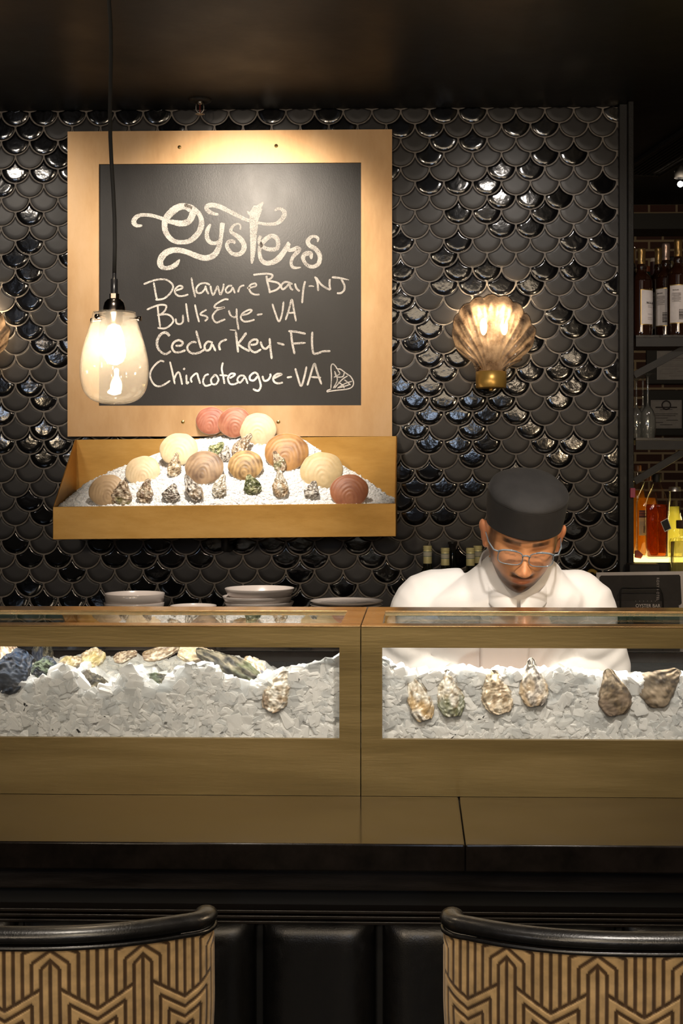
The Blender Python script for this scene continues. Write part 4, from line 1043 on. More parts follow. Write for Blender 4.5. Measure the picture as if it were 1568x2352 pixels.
def make_stool():
    zt_ = at(0, 2176, YCH).z                               # lower edge of the leather roll at the middle
    s_ = pxm(10, YCH); cx = at(9, 2200, YCH).x
    HW = .242
    e = thing('bar_stool', (cx, YCH+.24, 0), 'bar stool with gold zigzag velvet back and black leather rim, at the left', 'bar stool', 'gold velvet bar stools at the counter')
    unit = 21.2/s_; H = .36
    def path(q):            # q in -1..1 around the barrel back, seen from behind; returns x, y, outward normal
        a = abs(q); sg = 1 if q >= 0 else -1
        if a < .86:
            w = a/.86; x = HW*.955*w; y = .075*w**2.6
        else:
            w = (a-.86)/.14; th = w*pi*.62
            x = HW*.955 + .026*sin(th) ; y = .075 + .030*(1-cos(th)) + .02*w
        return sg*x, y
    def back(u, v, off=0.0):
        q = -1 + 2*u; x, y = path(q); 
        x2, y2 = path(min(1, q+.004)); x1, y1 = path(max(-1, q-.004)); tx, ty = x2-x1, y2-y1; l = sqrt(tx*tx+ty*ty) or 1
        taper = 1 - .085*sstep(.25, 1.0, v)*1.0
        rise = -.008*abs(q)**3
        return Vector((cx + (x + off*ty/l)*taper, YCH + y*(1) - off*tx/l + .05*v*v, zt_ + rise - H*v)), q
    mb = MB(); nu, nv = 760, 210; cols = []
    # arc length along the back for the pattern
    arc = [0.0]; 
    for i in range(1, nu):
        a, b = path(-1+2*(i-1)/(nu-1)), path(-1+2*i/(nu-1)); arc.append(arc[-1] + sqrt((a[0]-b[0])**2+(a[1]-b[1])**2))
    mid = arc[-1]/2
    c1, c2 = Vector((.60, .40, .185)), Vector((.08, .040, .013))
    for j in range(nv):
        for i in range(nu):
            v = j/(nv-1); p, q = back(i/(nu-1), v)
            uu = (arc[i]-mid)/unit; vv = v*H/unit + .60
            d = deco(uu, vv)
            k = sstep(.13, .27, d)
            pp, _ = back(i/(nu-1), v, .0016*k); mb.v.append(tuple(pp))
            cols.extend([*(c2.lerp(c1, k)), 1])
    for j in range(nv-1):
        for i in range(nu-1): mb.f.append((j*nu+i, (j+1)*nu+i, (j+1)*nu+i+1, j*nu+i+1)); mb.m.append(0)
    o = mb.build('backrest', M_VELVET, e, True, fix=False)
    a_ = o.data.color_attributes.new('tint', 'FLOAT_COLOR', 'POINT'); a_.data.foreach_set('color', cols)
    m = MB(); m.grid(lambda u, v: back(u, v, -.045)[0] + Vector((0, 0, .004)), 80, 20); m.build('inner_back', M_LEATHER, e, True)
    # leather rim rolled over the top edge, with welt below
    pts = []; rad = []
    for i in range(81):
        q = -1 + 2*i/80; p, _ = back(i/80, 0, -.010); pts.append(p + Vector((0, 0, .012))); rad.append(1)
    m = MB(); m.tube(pts, .0150, 16, sq=(1.1, .80), up=(0, 0, 1)); m.build('leather_rim', M_LEATHER, e, True)
    m = MB(); m.tube([back(i/80, 0, .003)[0] + Vector((0, 0, -.001)) for i in range(81)], .0034, 8); m.build('welt', M_LEATHER, e, True)
    zs = .64
    m = MB(); m.rev([(0, zs), (.2, zs), (.235, zs-.01), (.25, zs-.035), (.25, zs-.07), (.235, zs-.085), (0, zs-.085)], (cx, YCH+.25, 0), 48); m.build('seat', M_LEATHER, e, True)
    for sx in (-1, 1):
        for sy in (-1, 1):
            m = MB(); m.tube([(cx+sx*.17, YCH+.25+sy*.16, zs-.08), (cx+sx*.215, YCH+.25+sy*.20, 0)], [.02, .013], 14); m.build('leg', M_DARKWOOD, e, True)
    m = MB(); m.tube([(cx+.2*cos(2*pi*k/32), YCH+.25+.19*sin(2*pi*k/32), .26) for k in range(32)], .008, 10, closed=True); m.build('foot_ring', M_BRASS_SHINY, e, True)
    return e, cx
st, cx_ = make_stool()
dx = at(1480, 2200, YCH).x - cx_
s2_ = copy_tree(st, (st.location.x + dx, st.location.y, 0))
s2_['label'] = 'bar stool with gold zigzag velvet back and black leather rim, at the right'
# ------------------------------------------------------------------ back counter with bowls and bottles
YB0 = 4.10
ZBC = at(700, 1494, YB0).z
M_BACKTOP = noisy('dark_polished_back_counter', (.020, .014, .011), (.045, .032, .025), 10, .12, .2, 0, .03, 40)
e = thing('back_counter', (-.6, 4.4, 0), 'dark back counter running below the tiled wall', 'counter')
m = MB(); m.box(-2.3, 1.9, YB0, YW-.012, ZBC-.035, ZBC); m.build('top', M_BACKTOP, e, False, .002)
m = MB(); m.box(-2.3, 1.9, YB0+.0, YB0+.006, ZBC-.005, ZBC+.0002); m.build('metal_edge', plain('thin_steel_edge', (.65, .62, .58), .2, 1), e)
m = MB(); m.box(-2.3, 1.9, 4.50, YW-.012, 0, ZBC-.036); m.box(-2.3, 1.9, YB0+.06, 4.50, 0, .08); m.box(-2.3, -2.26, YB0+.03, 4.5, .08, ZBC-.036); m.box(1.86, 1.9, YB0+.03, 4.5, .08, ZBC-.036); m.build('carcass', M_DARKWOOD, e)
zsf = at(700, 1541, YB0+.12).z
m = MB(); m.box(-2.25, 1.85, YB0+.04, 4.499, zsf-.02, zsf); m.build('shelf', M_DARKWOOD, e, False, .002)
# glass and folded cloth on its lower shelf
M_TUMB = glassy('clear_tumbler_glass', (.93, .94, .98), .06, (.75, .78, .95), 1.5, 1.2)
for (px, w, y0, dyy, lab) in ((707, 33, 1508, .05, 'clear plastic tumbler on the shelf under the back counter, beside a folded cloth'), (667, 26, 1500, .12, 'smaller clear tumbler behind, on the shelf under the back counter')):
    c = at(px, 1540, YB0+.08+dyy); s_ = pxm(px, c.y); h = min((1541-y0)/s_, ZBC-.04-zsf); r = w/2/s_
    m = MB(); m.rev([(0, zsf+.001), (r*.82, zsf+.001), (r, zsf+h), (r-.0012, zsf+h), (r*.80, zsf+.003), (0, zsf+.003)], (c.x, c.y, 0), 32); tag(m.build('tumbler', M_TUMB, None, True), lab, 'glass')
c0 = at(757, 1540, YB0+.13); M_LINEN = noisy('white_linen', (.62, .60, .58), (.72, .70, .68), 80, .9, None, 0, .3, 300)
m = MB(); m.prism([c0+Vector((-.035, -.05, 0)), c0+Vector((.06, -.05, 0)), c0+Vector((.06, .06, 0)), c0+Vector((-.035, .06, 0))], (0, 0, .012)); m.prism([c0+Vector((-.033, -.045, .012)), c0+Vector((.02, -.045, .012)), c0+Vector((-.005, .03, .03)), c0+Vector((-.033, .05, .03))], (0, 0, .008))
o = m.build('folded_cloth', M_LINEN, None, False, .004, 3); o.location.z += zsf - c0.z + .0005; tag(o, 'folded white cloth on the shelf under the back counter', 'cloth')

M_CHINA = plain('white_china', (.60, .535, .50), .22, 0, coat=.5, coatr=.08)
def dish(name, px, ptop, w, h, Y, flare, lab, grp, z=None, cat='bowl', x=None):
    # px width of the rim, metric height h, standing at z
    s_ = pxm(px, Y); r = w/2/s_; c = at(px, ptop, Y); zt_ = z if z is not None else c.z - h
    X = c.x if x is None else x
    th = .0035
    P = [(0, 0), (r*flare*.72, 0), (r*flare*.74, .003), (r*flare, .008), (r*(flare*.4+.6), h*.55), (r, h), (r-.001, h+.0012), (r-th, h), (r*(flare*.4+.6)-th, h*.55), (r*flare-th, .013), (0, .009)]
    m = MB(); m.rev([(a, b) for a, b in spline(P[3:6], 4)] and P, (X, Y, zt_), 64)
    return tag(m.build(name, M_CHINA, None, True), lab, cat, grp)
YBW = 4.36
# left stack of straight sided bowls (top two in view)
zc = at(309, 1363, YBW).z; hb = .058
def stack(px, w, Y, levels, h, flare, labs, grp, cat='bowl', name='bowl'):
    for (ytop, dxp), lab in zip(levels, labs):
        dish(name, px+dxp, ytop, w, h, Y, flare, lab, grp, cat=cat)
stack(309, 137, YBW, [(1363, 0), (1384, -1)], .050, .92, ['deep white bowl on top of the left stack on the back counter', 'second white bowl in the left stack on the back counter'], 'left stack of white bowls')
n_ = 0; zb = at(309, 1384, YBW).z - .050
while zb - .030 > ZBC + .0: zb -= .0295; n_ += 1
stepz = (at(309, 1384, YBW).z - .050 - ZBC)/max(1, n_)
for k in range(n_):
    dish('bowl', 309, 1400, 136, .050, YBW, .92, 'white bowl low in the left stack, mostly hidden by the display case', 'left stack of white bowls', z=ZBC + k*stepz)
# low dish between
zd = at(444, 1391, YBW).z
dish('bowl', 444, 1391, 106, .05, YBW, .9, 'small white bowl between the two taller stacks on the back counter', 'single bowls on the back counter')
m = MB(); c = at(444, 1391, YBW); s_ = pxm(444, YBW)
k = c.z - .05 - ZBC; n_ = max(1, int(round(k/.03)))
for i in range(n_): dish('bowl', 444, 1391, 106, .05, YBW, .9, 'white bowl nested under the small middle bowl, hidden by the display case', 'single bowls on the back counter', z=ZBC+i*k/n_)
# tall stack
stack(593, 160, YBW, [(1351, 3), (1369, -2), (1382, 2)], .042, .80, ['white bowl tilted on top of the tall middle stack on the back counter', 'second white bowl from the top of the tall middle stack', 'third white bowl from the top of the tall middle stack'], 'middle stack of white bowls')
zb = at(593, 1382, YBW).z - .042; n_ = max(1, int(round((zb-ZBC)/.024)))
for k in range(n_): dish('bowl', 593, 1395, 158, .042, YBW, .80, 'white bowl low in the tall middle stack, seen through the case', 'middle stack of white bowls', z=ZBC + k*(zb-ZBC)/n_)
# plates at the right
YPL = 4.33
for k, (y, lab) in enumerate(((1380, 'white plate on top of the short stack of plates beside the cook'), (1388, 'second white plate in the short stack of plates beside the cook'))):
    dish('plate', 796, y, 168, .016, YPL, .7, lab, 'stack of white plates', cat='plate')
zb = at(796, 1388, YPL).z - .016; n_ = int(round((zb-ZBC)/.0145))
for k in range(n_): dish('plate', 796, 1395, 166, .016, YPL, .7, 'white plate low in the stack, hidden by the display case', 'stack of white plates', z=ZBC+k*(zb-ZBC)/n_, cat='plate')

# capped bottles behind the cook
M_CAP = noisy('cream_foil_cap', (.84, .78, .38), (.90, .84, .46), 30, .35, None, .1)
M_WINEG = plain('dark_wine_glass', (.01, .012, .008), .06, 0)
M_BAND = plain('pale_label_band', (.72, .70, .58), .6); M_TEAL = plain('teal_line', (.03, .16, .20), .5); M_DKCAP = plain('smoky_clear_stopper', (.05, .048, .046), .12, 0, trans=.5)
def wine(px, ytop, lab, style='cream', Y=4.62):
    c = at(px, ytop, Y); s_ = pxm(px, Y); X = c.x; zt_ = c.z; r = 9.9/s_
    e = thing('wine_bottle', (X, Y, ZBC), lab, 'bottle', 'capped bottles standing behind the cook'); h = zt_-ZBC
    m = MB(); rb = .037
    m.rev([(0, ZBC+.001), (rb-.003, ZBC+.001), (rb, ZBC+.006), (rb, ZBC+h*.56), (rb*.85, ZBC+h*.64), (r*1.02, ZBC+h*.75), (r*.95, zt_-.03)], (X, Y, 0), 32); m.build('body', M_WINEG, e, True)
    if style == 'cream':
        u = 1/s_
        m = MB(); m.rev([(r*.98, zt_-42*u), (r, zt_-41*u), (r, zt_-11*u), (r*.96, zt_-10*u), (r*.96, zt_-9*u), (r*1.06, zt_-8*u), (r*1.06, zt_-6*u), (r*.98, zt_-5.4*u), (r*.98, zt_-4.8*u), (r*1.03, zt_-4*u), (r*1.02, zt_-.8*u), (r*.9, zt_), (0, zt_)], (X, Y, 0), 32); m.build('cap', M_CAP, e, True)
        m = MB(); m.rev([(r*1.008, zt_-24*u), (r*1.012, zt_-23.9*u), (r*1.012, zt_-14.5*u), (r*1.008, zt_-14.4*u)], (X, Y, 0), 32); m.build('neck_label', M_BAND, e, True)
        m = MB()
        for q in (14.2, 25.2): m.rev([(r*1.015, zt_-q*u), (r*1.015, zt_-(q-1)*u)], (X, Y, 0), 32)
        m.build('teal_bands', M_TEAL, e, True)
    else:
        u = 1/s_
        m = MB(); m.rev([(r*.8, zt_-30*u), (r*.85, zt_-6*u), (r*1.05, zt_-5*u), (r*1.05, zt_-.5*u), (r*.9, zt_), (0, zt_)], (X, Y, 0), 32); m.build('stopper', M_DKCAP, e, True)
wine(981.5, 1253, 'cream capped bottle on the back counter, farthest left behind the cook\'s shoulder')
wine(1022, 1258, 'cream capped bottle just left of the smoky stopper behind the cook')
wine(1038.5, 1244, 'dark bottle with a smoky clear stopper behind the cook', 'dark', 4.71)
wine(1080, 1258, 'cream capped bottle barely showing over the cook\'s shoulder, left of his ear', Y=4.55)
wine(1097, 1253, 'cream capped bottle closest to the cook\'s ear', Y=4.69)

# ------------------------------------------------------------------ liquor shelves at the right
PX0 = 1454
def shelfz(y): return at(1500, y, 4.72).z
XL = at(PX0, 900, 4.75).x + .001; XR = 1.75
M_SHELF = noisy('black_steel_shelf', (.012, .011, .011), (.035, .033, .033), 30, .25, .4, 0, .15, 200)
z1, z2, z3 = shelfz(771), shelfz(1006), at(1500, 1286, 4.68).z
YSF = 4.70
for (z, lab, hh) in ((z1, 'upper black steel shelf holding whisky bottles', .040), (z2, 'middle black steel shelf holding upturned wine glasses', .042)):
    e = thing('wall_shelf', (XL, YSF, z), lab, 'shelf')
    m = MB(); m.box(XL, XR, YSF, 5.18, z-.008, z); m.build('board', M_SHELF, e)
    m = MB(); m.box(XL, XR, YSF, YSF+.006, z-hh, z-.009); m.build('front_rail', M_BLACKSTEEL, e, False, .001)
    pts = ((1456, 862), (1640, 765)) if z == z1 else ((1457, 1106), (1590, 1026))
    a, b = at(*pts[0], YSF+.02), at(*pts[1], YSF+.02); dr = (b-a).normalized(); nn = Vector((-dr.z, 0, dr.x))*.0125
    zc = min(b.z, z-hh-.001)
    m = MB(); m.prism([a-nn, b-nn, b+nn, a+nn], (0, .008, 0)); m.build('brace', M_BLACKSTEEL, e, False, .001)
# lit bottle step
M_ACR = glow('lit_acrylic_step', (1, .74, .22), 3.2)
e = thing('bottle_step', (1.1, 4.95, ZBC), 'glowing bottle step under the amber bottles', 'shelf')
m = MB(); m.box(XL, XR, 4.725, 5.14, ZBC, z3-.012); m.build('base', M_BLACK, e)
m = MB(); m.box(XL+.002, XR-.002, 4.735, 5.13, z3-.0115, z3-.001); m.build('lit_top', M_ACR, e, False, .001)
m = MB(); m.box(XL, 2.0, 4.90, 5.2, 0, ZBC); tag(m.build('trim_cabinet_base', M_DARKWOOD), 'dark base under the bottle step', kind='structure')
m = MB(); a, b = at(1441, 1295, 4.66), at(1511, 1312, 4.66); m.box(a.x, b.x, 4.62, 4.70, ZBC, a.z+.001); tag(m.build('black_box', noisy('black_card', (.015, .013, .012), (.03, .026, .022), 40, .5, None, 0, .2, 90), None, False, .003), 'small black box standing below the amber bottles beside the post', 'box')

def amber(name, col, rough=.03, dens=1.0): return glassy(name, col, 0, ior=1.5, boost=1.3)
M_CLEARG = glassy('clear_bottle_glass', (.97, .97, .95), 0, ior=1.5, boost=1.3)
M_WHITELBL = noisy('white_paper_label', (.66, .62, .62), (.74, .70, .70), 60, .7, None); M_GOLD = plain('gold_label_border', (.50, .36, .14), .35, .8); M_INK = plain('dark_ink', (.03, .025, .03), .7); M_INKG = plain('grey_ink', (.28, .26, .27), .7)
M_GOLDCAP = noisy('gold_foil_capsule', (.38, .24, .09), (.52, .35, .15), 30, .3, None, .8); M_ROSECAP = noisy('rose_foil_capsule', (.55, .40, .34), (.66, .50, .44), 30, .3, None, .8)
M_WHISKY = plain('dark_whisky', (.022, .007, .003), .06, 0, coat=1.0, coatr=.03)
FONT = None
def text(name, s, p, size, mat, parent, nrm=Vector((0, -1, 0)), vertical=False, space=1.0, ext=.0002, align='CENTER', right=None, fit=None):
    cu = bpy.data.curves.new(name, 'FONT'); cu.body = s; cu.size = size; cu.align_x = align; cu.align_y = 'CENTER'; cu.space_character = space; cu.extrude = ext
    tmp = bpy.data.objects.new('tmp', cu); COL.objects.link(tmp)
    dg = bpy.context.evaluated_depsgraph_get(); me = bpy.data.meshes.new_from_object(tmp.evaluated_get(dg)); bpy.data.objects.remove(tmp); bpy.data.curves.remove(cu)
    me.name = name; me.materials.clear()
    r = right if right is not None else Vector((0, 0, 1)).cross(nrm)*-1
    r = Vector((-nrm.y, nrm.x, 0)) if right is None else r
    up = nrm.cross(r)
    if vertical: r, up = -up, r
    M = Matrix(((r.x, up.x, nrm.x, p.x), (r.y, up.y, nrm.y, p.y), (r.z, up.z, nrm.z, p.z), (0, 0, 0, 1)))
    if fit:
        w = max(v.co.x for v in me.vertices) - min(v.co.x for v in me.vertices); me.transform(Matrix.Diagonal((fit[0]/w, fit[1], 1, 1)))
    me.transform(M); return link(name, me, mat, parent)
def whisky(px, ytop, ybase, w, Y, lab, cap, front=True, labx=None, yaw=0.0, lbl=True):
    c = at(px, ybase, Y); s_ = pxm(px, Y); X = c.x; zb = z1 + .0008; zt_ = at(px, ytop, Y).z; h = zt_ - zb; r = w/2/s_
    e = thing('whisky_bottle', (X, Y, zb), lab, 'bottle', 'whisky bottles on the upper shelf')
    rn = r*.36
    P = spline([(r*.93, 0.004), (r, .012), (r, h*.58), (r*.97, h*.63), (r*.80, h*.68), (r*.50, h*.725), (rn*1.12, h*.76), (rn*1.28, h*.78), (rn*1.05, h*.82)], 5)
    m = MB(); m.rev([(0, .001)] + [(r*.90, .0012)] + P, (X, Y, zb), 48); m.build('body', M_WHISKY, e, True)
    m = MB(); m.rev([(rn*1.06, h*.79), (rn*1.0, h*.83), (rn*1.05, h*.835), (rn*1.05, h*.845), (rn, h*.85), (rn, h*.95), (rn*1.06, h*.955), (rn*1.06, h*.985), (rn*.9, h), (0, h)], (X, Y, zb), 32); m.build('capsule', cap, e, True)
    m = MB(); m.rev([(rn*1.30, h*.765), (rn*1.36, h*.785), (rn*1.1, h*.815)], (X, Y, zb), 32); m.build('neck_glass', M_CLEARG, e, True)
    if lbl:
        a0, a1 = labx or (-1.0, .9)
        def band(k, g0, g1, off): return lambda u, v: Vector((X + (r+off)*sin(a0+g0 + (a1-a0-2*g0)*u), Y - (r+off)*cos(a0+g0+(a1-a0-2*g0)*u), zb + h*(.12+g1) + h*(.40-2*g1)*v))
        m = MB(); m.grid(band(0, 0, 0, .0006), 24, 2); b1 = m.build('label_border', M_GOLD, e, True, fix=False)
        m = MB(); m.grid(band(0, .07, .009, .0010), 24, 2); b1 = m.build('label', M_WHITELBL, e, True, fix=False)
        def lp(f, v, off=.0016):
            a = a0 + (a1-a0)*f; return Vector((X + (r+off)*sin(a), Y-(r+off)*cos(a), zb + h*(.12+.40*v))), Vector((sin(a), -cos(a), 0))
        if front:
            p, n = lp(.5, .62); text('lettering', 'MACALLAN', p, .0105, M_INK, b1, n, fit=(r*.95, 1))
            for v in (.54, .5, .3, .2, .15):
                p, n = lp(.5, v); q = Vector((-n.y, n.x, 0))*r*.3; m = MB(); m.prism([p-q, p+q, p+q+Vector((0, 0, .0009)), p-q+Vector((0, 0, .0009))], n*.0002); m.build('small_print', M_INKG, b1)
        else:
            p, n = lp(.38, .86); text('lettering', 'MACALLAN', p, .006, M_INK, b1, n, fit=(r*.55, 1))
            m = MB()
            for i in range(11):
                p, n = lp(.42, .78-.022*i); t_ = Vector((-n.y, n.x, 0)); q = t_*r*(.42 if i % 5 != 4 else .25); m.prism([p-q, p+q, p+q+Vector((0, 0, .0011)), p-q+Vector((0, 0, .0011))], n*.0002)
            m.build('small_print', M_INKG, b1)
            m = MB(); rr_ = random.Random(int(px))
            v = .10
            while v < .36:
                p, n = lp(.68, v); t_ = Vector((-n.y, n.x, 0)); q = t_*r*.24; hh = rr_.choice((.0008, .0014, .0022)); m.prism([p-q, p+q, p+q+Vector((0, 0, hh)), p-q+Vector((0, 0, hh))], n*.0002); v += hh/h/.4 + rr_.choice((.006, .012))
            m.build('barcode', M_INK, b1)
    return e
whisky(1449, 568, 765, 50, 4.85, 'whisky bottle half hidden by the black post at the left end of the upper shelf', M_GOLDCAP, False, (-.6, 1.05))
whisky(1473, 571, 765, 49, 4.75, 'gold capped whisky bottle showing its front label, second from the post', M_GOLDCAP, True, (-.25, 1.6))
whisky(1529, 559, 765, 50, 4.83, 'rose capped whisky bottle with its back label turned left on the upper shelf', M_ROSECAP, False, (-1.35, .25))
whisky(1557, 550, 765, 50, 4.745, 'tallest gold capped whisky bottle with a back label, at the right of the upper shelf', M_GOLDCAP, False, (-1.05, .65))
whisky(1613, 556, 765, 50, 4.79, 'whisky bottle at the right frame edge on the upper shelf', M_GOLDCAP, False, (-1.2, .6))
whisky(1512, 569, 765, 48, 4.93, 'gold capped whisky bottle standing behind the rose capped one', M_GOLDCAP, False, (-1.0, .2), lbl=True)
# green bottle at the back
def simple_bottle(name, px, ytop, zb, Y, wpx, prof, mat, lab, grp, cap, caph, capw, extra=None, n=40):
    c = at(px, ytop, Y); s_ = pxm(px, Y); X = c.x; h = c.z - zb; r = wpx/2/s_
    e = thing(name, (X, Y, zb), lab, 'bottle', grp)
    m = MB(); m.rev([(0, .001*h)] + [(r*a, h*b) for a, b in prof], (X, Y, zb), n); m.build('body', mat, e, True)
    m = MB(); cw = r*capw; m.rev([(cw*.98, h*(1-caph)), (cw, h*(1-caph)+.001), (cw, h*.985), (cw*.95, h*.998), (0, h)], (X, Y, zb), 32); m.build('cap', cap, e, True)
    return e, X, r, h
M_GREENG = plain('dark_green_bottle', (.006, .05, .022), .05, 0, coat=1, coatr=.03)
e, X, r, h = simple_bottle('liqueur_bottle', 1502, 593, z1+.0008, 5.03, 42, [(.95, .01), (1, .03), (1, .52), (.85, .62), (.50, .72), (.42, .76), (.42, .9)], M_GREENG, 'green bottle with a cream cap at the back of the upper shelf', 'back row bottles on the upper shelf', plain('cream_cap', (.62, .52, .42), .4), .045, .46)
m = MB(); m.rev([(r*.45, h*.80), (r*.45, h*.955)], (X, 5.03, z1), 32); m.build('neck_label', plain('maroon_neck_label', (.05, .012, .014), .5), e, True)
simple_bottle('liqueur_bottle', 1486, 612, z1+.0008, 5.11, 36, [(.95, .01), (1, .03), (1, .7), (.6, .8), (.4, .86), (.4, .93)], plain('teal_bottle', (.012, .06, .06), .08), 'short dark teal bottle with red cap at the back of the upper shelf', 'back row bottles on the upper shelf', plain('red_gold_cap', (.45, .12, .04), .4), .07, .44)
simple_bottle('liqueur_bottle', 1543, 590, z1+.0008, 5.05, 40, [(.95, .01), (1, .03), (1, .6), (.6, .75), (.4, .8), (.4, .95)], plain('straw_bottle', (.22, .17, .06), .08), 'pale bottle with a black cap at the back between two whisky bottles', 'back row bottles on the upper shelf', M_BLACK, .05, .45)

# upturned wine glasses
M_WG = glassy('thin_wine_glass', (.90, .91, .90), .09, (.9, .9, .85), 1.5, 3.0)
for (px, yt, w, Y, lab) in ((1461, 866, 36, 4.80, 'upturned wine glass next to the post on the middle shelf'), (1476, 862, 34, 4.86, 'upturned wine glass in the middle of the three on the middle shelf'), (1487, 858, 37, 4.78, 'upturned wine glass farthest from the post on the middle shelf')):
    c = at(px, yt, Y); s_ = pxm(px, Y); h = c.z - z2 - .001; r = w/2/s_; X = c.x
    e = thing('wine_glass', (X, Y, z2), lab, 'glass', 'upturned wine glasses on the middle shelf')
    P = spline([(r*.86, 0), (r*.95, h*.10), (r, h*.22), (r*.92, h*.34), (r*.62, h*.44), (r*.25, h*.50), (r*.10, h*.54)], 5)
    m = MB(); m.rev([(max(.0002, a-.0011), b) for a, b in P[::-1]] + P, (X, Y, z2+.001), 40); m.build('bowl', M_WG, e, True)
    m = MB(); m.rev([(r*.16, h*.52), (r*.12, h*.60), (r*.11, h*.80), (r*.16, h*.95)], (X, Y, z2+.001), 20); m.build('stem', M_WG, e, True)
    m = MB(); m.rev([(r*.16, h*.94), (r*.4, h*.972), (r*1.0, h*.99), (r*1.0, h), (0, h)], (X, Y, z2+.001), 40); m.build('foot', M_WG, e, True)

# amber bottles on the lit step
def square_bottle(px, ytop, wpx, Y, lab, glass, liquid, fill, cap, caph, zb, capw=.33, sq=4.5):
    c = at(px, ytop, Y); s_ = pxm(px, Y); X = c.x; h = c.z - zb; r = wpx/2/s_
    e = thing('spirit_bottle', (X, Y, zb), lab, 'bottle', 'bottles on the glowing step')
    def sect(rr, z, p): 
        out = []
        for k in range(48):
            a = 2*pi*k/48; q = (abs(cos(a))**p + abs(sin(a))**p)**(-1/p); out.append((X + rr*q*cos(a), Y + rr*.8*q*sin(a), zb+z))
        return out
    def shell(prof, name, mat, ins=0, cap0=True):
        m = MB(); vs_ = []; 
        for a, b, p in prof: vs_ += sect(max(.0005, r*a-ins), h*b, p)
        n = len(prof); f = [(i*48+k, i*48+(k+1) % 48, (i+1)*48+(k+1) % 48, (i+1)*48+k) for i in range(n-1) for k in range(48)]
        f.append(tuple(range(48))[::-1])
        if cap0: f.append(tuple((n-1)*48+k for k in range(48)))
        m.add(vs_, f); return m.build(name, mat, e, True)
    prof = [(.9, .002, sq), (1, .015, sq), (1, .60, sq), (.97, .65, sq*.8), (.80, .74, 3), (.52, .82, 2.4), (capw*.95, .88, 2), (capw*.9, 1-caph+.01, 2)]
    shell(prof, 'glass_body', glass, 0, False)
    lp = [(.9, .02, sq), (1, .03, sq)] + [(a, b, p) for a, b, p in prof[2:] if b < fill] + [(lerp_table([(b, a) for a, b, p in prof], fill), fill, lerp_table([(b, p) for a, b, p in prof], fill))]
    shell(lp, 'spirit', liquid, .0028)
    m = MB(); cw = r*capw; m.rev([(cw, h*(1-caph)), (cw*1.04, h*(1-caph)+.002), (cw*1.04, h*.99), (cw*.95, h), (0, h)], (X, Y, zb), 32); m.build('cap', cap, e, True)
    return e, X, r, h
def liquor(name, col, em=0.0):
    m = bpy.data.materials.new(name); m.use_nodes = True; N = m.node_tree.nodes; L = m.node_tree.links; N.clear()
    out = N.new('ShaderNodeOutputMaterial'); tr = N.new('ShaderNodeBsdfTransparent'); tr.inputs[0].default_value = (*[c**.5 for c in col], 1)
    tl = N.new('ShaderNodeBsdfTranslucent'); tl.inputs[0].default_value = (*col, 1)
    mx = N.new('ShaderNodeMixShader'); mx.inputs[0].default_value = .35; L.new(tr.outputs[0], mx.inputs[1]); L.new(tl.outputs[0], mx.inputs[2])
    gl = N.new('ShaderNodeBsdfGlossy'); gl.inputs['Roughness'].default_value = .05; lw = N.new('ShaderNodeLayerWeight'); lw.inputs[0].default_value = .12
    m2 = N.new('ShaderNodeMixShader'); L.new(lw.outputs['Fresnel'], m2.inputs[0]); L.new(mx.outputs[0], m2.inputs[1]); L.new(gl.outputs[0], m2.inputs[2]); L.new(m2.outputs[0], out.inputs[0]); return m
M_AMB = liquor('amber_whisky', (.42, .095, .016)); M_GLD = liquor('golden_whisky', (.70, .33, .03)); M_LIME = liquor('pale_yellow_spirit', (.86, .86, .32)); M_PALE = liquor('straw_spirit', (.9, .88, .6))
ZS = z3 + .0002
e, X, r, h = square_bottle(1508, 1088, 51, 4.78, 'squat amber whisky bottle with a black cap on the glowing step', M_CLEARG, M_AMB, .635, M_BLACK, .10, ZS, .37)
m = MB(); c = Vector((X + r*.66, 4.78-r*.8-.0006, ZS+h*.40)); 
def dia(k): return [c + Vector((k*q[0], 0, k*q[1])) for q in ((-.019, .010), (.006, .024), (.019, -.014), (-.004, -.026))]
m.prism(dia(1), (0, -.0003, 0)); lb = m.build('label', plain('silver_label_edge', (.6, .58, .55), .4), e)
m = MB(); m.prism([p+Vector((0, -.0005, 0)) for p in dia(.86)], (0, -.0003, 0)); m.build('label_face', M_BLACK, lb)
e, X, r, h = square_bottle(1486, 1085, 50, 4.86, 'golden whisky bottle with a dark red and cream label behind the squat amber one', M_CLEARG, M_GLD, .70, plain('brown_cap', (.16, .06, .035), .4), .10, ZS, .34, 3)
m = MB(); yy = 4.86-r*.8-.0007; a, b = at(1467, 1172, yy), at(1486, 1230, yy); m.prism([(a.x, yy, b.z), (b.x, yy, b.z), (b.x, yy, a.z), (a.x, yy, a.z)], (0, -.0003, 0)); lb = m.build('label', plain('tan_label', (.55, .40, .22), .6), e)
zz = at(1476, 1189, yy).z
m = MB(); m.prism([(a.x, yy-.0005, zz), (b.x, yy-.0005, zz), (b.x, yy-.0005, a.z), (a.x, yy-.0005, a.z)], (0, -.0003, 0)); m.build('label_head', plain('dark_maroon', (.06, .012, .010), .6), lb)
text('lettering', 'FAMOUS', Vector(((a.x+b.x)/2, yy-.001, (zz+a.z)/2+.005)), .008, plain('red_ink', (.45, .10, .05), .6), lb, fit=((b.x-a.x)*.95, 1)); text('lettering', 'GROUSE', Vector(((a.x+b.x)/2, yy-.001, (zz+a.z)/2-.004)), .008, bpy.data.materials['red_ink'], lb, fit=((b.x-a.x)*.95, 1))
m = MB()
for i in range(10): z = b.z + .004 + i*.0048; m.prism([(a.x+.002, yy-.0006, z), (a.x+(.012 if i < 6 else .024), yy-.0006, z), (a.x+(.012 if i < 6 else .024), yy-.0006, z+.0016), (a.x+.002, yy-.0006, z+.0016)], (0, -.0002, 0))
m.build('small_print', M_INKG, lb)
m = MB()
